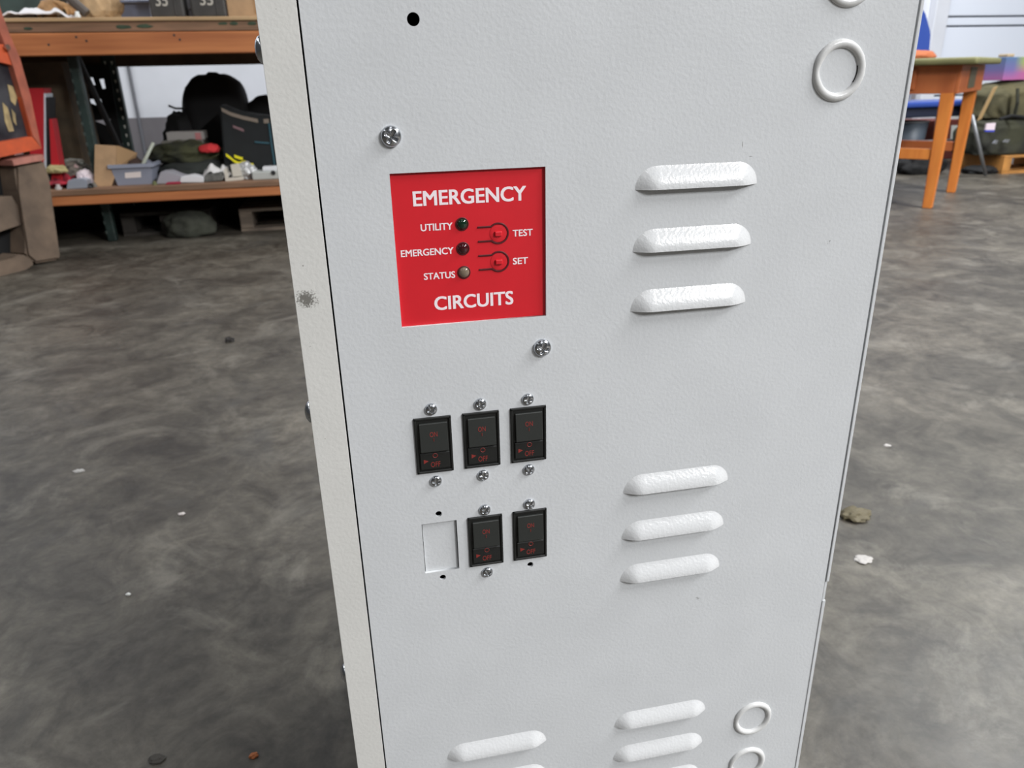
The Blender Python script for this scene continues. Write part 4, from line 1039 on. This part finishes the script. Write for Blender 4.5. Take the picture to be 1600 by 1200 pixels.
# dark red cartons, bucket, bag under and behind the desk
M_dred = mat('dark_red_card', (112, 50, 42), 0.7, var=0.2, scale=8)
Y = 5.70
a = atY(1432, 230, Y).x; c = atY(1512, 230, Y).x
t = thing('red_carton', ((a + c) / 2, Y + 0.15, 0), 'dark red carton stack with white labels, on the floor behind the desk', 'carton')
zm = atY(1470, 232, Y).z; ztp = atY(1470, 188, Y).z
bm = B(); box(bm, a, c, Y, Y + 0.35, 0, zm - 0.003, 0.005, 1); obj('carton_body', bm, M_dred, t)
bm = B(); box(bm, a + 0.02, c - 0.01, Y + 0.02, Y + 0.33, zm - 0.003, ztp, 0.005, 1); obj('carton_lid', bm, M_dred, t)
for pts in ([(1487, 196), (1503, 195), (1501, 222), (1485, 222)], [(1480, 254), (1493, 253), (1493, 261), (1480, 262)]):
    bm = B(); quadpx(bm, pts, Y + (0.016 if pts[0][1] < 220 else -0.004), 0.004); obj('carton_label', bm, mat('label_off_white', (200, 202, 196), 0.6), t, 'white label')
bm = B(); boxpx(bm, 1488, 172, 1506, 187, Y + 0.05, 0.12, ztp + 0.0005, 0.003)
put('white_packet', bm, mat('white_packet', (196, 198, 196), 0.6), 'white packet on top of the dark red carton', 'packet')
Y = 5.35
p = atY(1420, 222, Y)
t = thing('grey_bucket', (p.x, Y, 0), 'grey bucket on the floor under the blue chair', 'bucket')
zt = atY(1420, 190, Y).z
bm = B(); lathe(bm, [(0, 0), (0.10, 0), (0.125, zt), (0.118, zt), (0.095, 0.008), (0, 0.008)], 24, (p.x, Y, 0), 'z'); obj('bucket_body', bm, mat('blue_grey_bucket', (70, 78, 88), 0.5), t, smooth=True)
bm = B(); tube(bm, [(p.x + 0.128 * math.cos(a_), Y + 0.128 * math.sin(a_), zt) for a_ in [2 * math.pi * k / 24 for k in range(25)]], 0.006, 6); obj('bucket_rim', bm, M_leg, t)
pq = atZ(1418, 268, 0.0)
bm = B(); blob(bm, (pq.x, pq.y - 0.14, 0), (0.2, 0.11, 0.16), 81, 0.2)
put('black_sack', bm, M_blk, 'black sack on the floor behind the desk stretcher', 'bag', None, True)

# bags on a pallet at the right edge
M_duf = mat('olive_canvas', (84, 78, 52), 0.9, rgb2=(58, 56, 40), scale=5, bump=0.3, bscale=14)
M_duf2 = mat('dark_olive_canvas', (56, 56, 40), 0.9, rgb2=(30, 30, 26), scale=6, bump=0.3, bscale=14)
M_pal2 = mat('orange_pallet_wood', (190, 132, 66), 0.7, var=0.2, scale=7)
BY = 4.62
xl = atY(1548, 270, BY).x + 0.10
pallet(xl, xl + 1.1, BY, BY + 0.44, 'orange brown pallet under the olive bags at the right edge', M_pal2, 0.0, 0.135, None)
ZP = 0.1355
def zy(py, Y, px=1570): return atY(px, py, Y).z
xa = atY(1528, 220, BY).x + 0.07
t = thing('duffel_bag', (xa + 0.5, BY + 0.3, ZP), 'dark olive duffel bag lowest of the pile, on the orange pallet', 'bag')
h1 = zy(182, BY) - ZP
bm = B(); blob(bm, (xa + 0.52, BY + 0.24, ZP), (0.52, 0.22, h1), 91, 0.07, 2.4, 5, True, None, 0.62); obj('bag_body', bm, M_duf2, t, smooth=True)
bm = B(); quadpx(bm, [(1542, 193), (1556, 192), (1554, 203), (1540, 203)], BY - 0.014, 0.014); tg = obj('tag', bm, mat('pink_white_tag', (212, 196, 204), 0.6), t, 'white tag with a blue edge')
bm = B(); quadpx(bm, [(1540, 203.2), (1554, 203.2), (1553.6, 206), (1539.6, 206)], BY - 0.014, 0.014); obj('tag_edge', bm, mat('blue_tag_edge', (60, 70, 170), 0.6), tg)
for (a, b_, c, d) in ((1552, 219, 1560, 224), (1568, 218, 1578, 222)):
    bm = B(); quadpx(bm, [(a, d), (a + 4, b_), (c, b_), (c - 3, d + 1)], BY - 0.012, 0.012); obj('buckle', bm, M_leg, t)
bm = B(); tube(bm, [atY(1562, 186, BY - 0.01), atY(1580, 181, BY - 0.03), atY(1600, 183, BY - 0.03), atY(1630, 190, BY - 0.01)], 0.012, 8); obj('carry_handle', bm, M_blk, t)
h2 = zy(126, BY + 0.05) - (ZP + h1 * 0.93)
t = thing('duffel_bag', (xa + 0.55, BY + 0.35, ZP + h1 * 0.93), 'olive green duffel bag lying on the dark duffel, under the coloured box', 'bag')
bm = B(); blob(bm, (xa + 0.58, BY + 0.25, ZP + h1 * 0.93), (0.52, 0.21, h2), 93, 0.07, 2.2, 5, True, None, 0.6); obj('bag_body', bm, M_duf, t, smooth=True)
bm = B(); tube(bm, [atY(1590, 138, BY), atY(1590, 160, BY - 0.02), atY(1586, 178, BY)], 0.012, 8); obj('webbing', bm, M_duf2, t)
ztp = ZP + h1 * 0.93 + h2
# coloured carton on top
def rainbow():
    m = mat('printed_rainbow', (130, 130, 170), 0.5); nt = m.node_tree; b = nt.nodes['Principled BSDF']
    tc = nt.nodes.new('ShaderNodeTexCoord'); sp = nt.nodes.new('ShaderNodeSeparateXYZ'); nt.links.new(tc.outputs['Generated'], sp.inputs[0])
    r = nt.nodes.new('ShaderNodeValToRGB'); e = r.color_ramp.elements
    e[0].position, e[0].color = 0.05, lin((160, 92, 142)); e[1].position, e[1].color = 0.95, lin((84, 108, 142))
    e2 = r.color_ramp.elements.new(0.45); e2.color = lin((108, 98, 148))
    nt.links.new(sp.outputs['Z'], r.inputs['Fac'])
    r2 = nt.nodes.new('ShaderNodeValToRGB'); f = r2.color_ramp.elements
    f[0].position, f[0].color = 0.10, (0, 0, 0, 1); f[1].position, f[1].color = 0.22, (1, 1, 1, 1)
    nt.links.new(sp.outputs['X'], r2.inputs['Fac'])
    mx = nt.nodes.new('ShaderNodeMix'); mx.data_type = 'RGBA'; nt.links.new(r2.outputs['Color'], mx.inputs[0]); nt.links.new(r.outputs['Color'], mx.inputs[6])
    r3 = nt.nodes.new('ShaderNodeValToRGB'); g = r3.color_ramp.elements
    g[0].position, g[0].color = 0.3, lin((164, 92, 136)); g[1].position, g[1].color = 0.75, lin((146, 158, 84))
    nt.links.new(sp.outputs['Z'], r3.inputs['Fac']); nt.links.new(r3.outputs['Color'], mx.inputs[7])
    nt.links.new(mx.outputs[2], b.inputs['Base Color'])
    return m
Y = BY + 0.12
xb = atY(1559, 110, Y).x + 0.06; zb = ztp; ztx = max(atY(1580, 89, Y).z, zb + 0.1)
t = thing('printed_carton', (xb + 0.3, Y + 0.15, zb), 'carton printed in purple, blue and pink on top of the olive bags', 'carton')
bm = B(); box(bm, xb, xb + 0.75, Y, Y + 0.24, zb, ztx, 0.004, 1); obj('carton_body', bm, rainbow(), t)
bm = B(); box(bm, xb + 0.01, xb + 0.07, Y + 0.01, Y + 0.1, ztx, ztx + 0.022, 0.004, 1); obj('carton_tab', bm, mat('tan_tab', (170, 150, 120), 0.7), t)
# leaning plank
pA = atY(1556, 136, BY - 0.01); pB = atY(1531, 187, BY + 0.0)
end = pB
bm = B(); sidev = Vector((0.014, 0, 0.006))
prism(bm, [pA - sidev, pA + sidev, end + sidev, end - sidev], (0, 0.012, 0))
put('wood_lath', bm, mat('tan_lath', (150, 124, 84), 0.7), 'thin tan lath leaning against the olive bags', 'lath')
pA = atY(1519, 180, BY - 0.14); q = atZ(1540, 274, 0.012)
bm = B(); tube(bm, [pA, Vector((q.x, q.y, 0.013))], 0.012, 10)
put('steel_tube', bm, M_leg, 'grey steel tube leaning between the desk and the dark duffel bag', 'tube', None, True)
bm = B(); q = atZ(1528, 270, 0.0); blob(bm, (q.x, q.y - 0.02, 0.0), (0.14, 0.10, 0.06), 95, 0.2)
put('black_cloth', bm, M_blk, 'flat black cloth on the floor at the foot of the orange pallet', 'cloth', None, True)
# dark sack between desk and bags
bm = B(); q = atY(1545, 130, 5.6); blob(bm, (q.x + 0.02, 5.65, 0), (0.15, 0.13, q.z), 97, 0.08, 2.0, 4, True, None, 0.7)
put('olive_sack', bm, M_duf, 'tall olive sack standing behind the leaning lath', 'sack', None, True)

# ------------------------------------------------------------------ bits on the floor
def paper(name, px, py, wpx, lab, cat, col, seed, flat=0.006):
    q = atZ(px, py, 0.0); s = (q - CAM).length / F_PX * wpx / 2
    bm = B(); blob(bm, (q.x, q.y, 0.0), (s, s * 0.7, max(0.004, s * flat * 60)), seed, 0.45, 1.8, 3)
    put(name, bm, mat(name + '_stuff', col, 0.7), lab, cat)
paper('paper_scrap', 1349, 875, 26, 'white paper scrap on the floor beside the cabinet, below the brown clump', 'scrap', (168, 164, 160), 101, 0.004)
paper('dirt_clump', 1336, 808, 44, 'brown clump of dirt on the floor right of the cabinet', 'dirt', (88, 80, 58), 102, 0.008)
paper('paper_scrap', 1386, 697, 10, 'tiny white scrap on the floor above the brown clump', 'scrap', (170, 166, 162), 103)
paper('dark_chip', 359, 534, 13, 'small dark chip on the floor below the storage rack', 'chip', (40, 36, 34), 104, 0.02)
paper('paper_scrap', 123, 737, 13, 'small white scrap on the floor far left of the cabinet', 'scrap', (166, 164, 160), 105)
paper('paper_scrap', 284, 804, 9, 'tiny white scrap on the floor left of the breaker rows', 'scrap', (200, 192, 188), 106)
paper('white_pellet', 201, 930, 6, 'white pellet on the floor by the faint scratch at left', 'pellet', (230, 230, 226), 107, 0.015)
paper('orange_chip', 397, 1182, 12, 'small orange chip on the floor at the bottom left', 'chip', (160, 92, 48), 108)
paper('dark_chip', 245, 1188, 20, 'flat dark flake on the floor at the bottom edge', 'flake', (52, 48, 42), 109, 0.003)
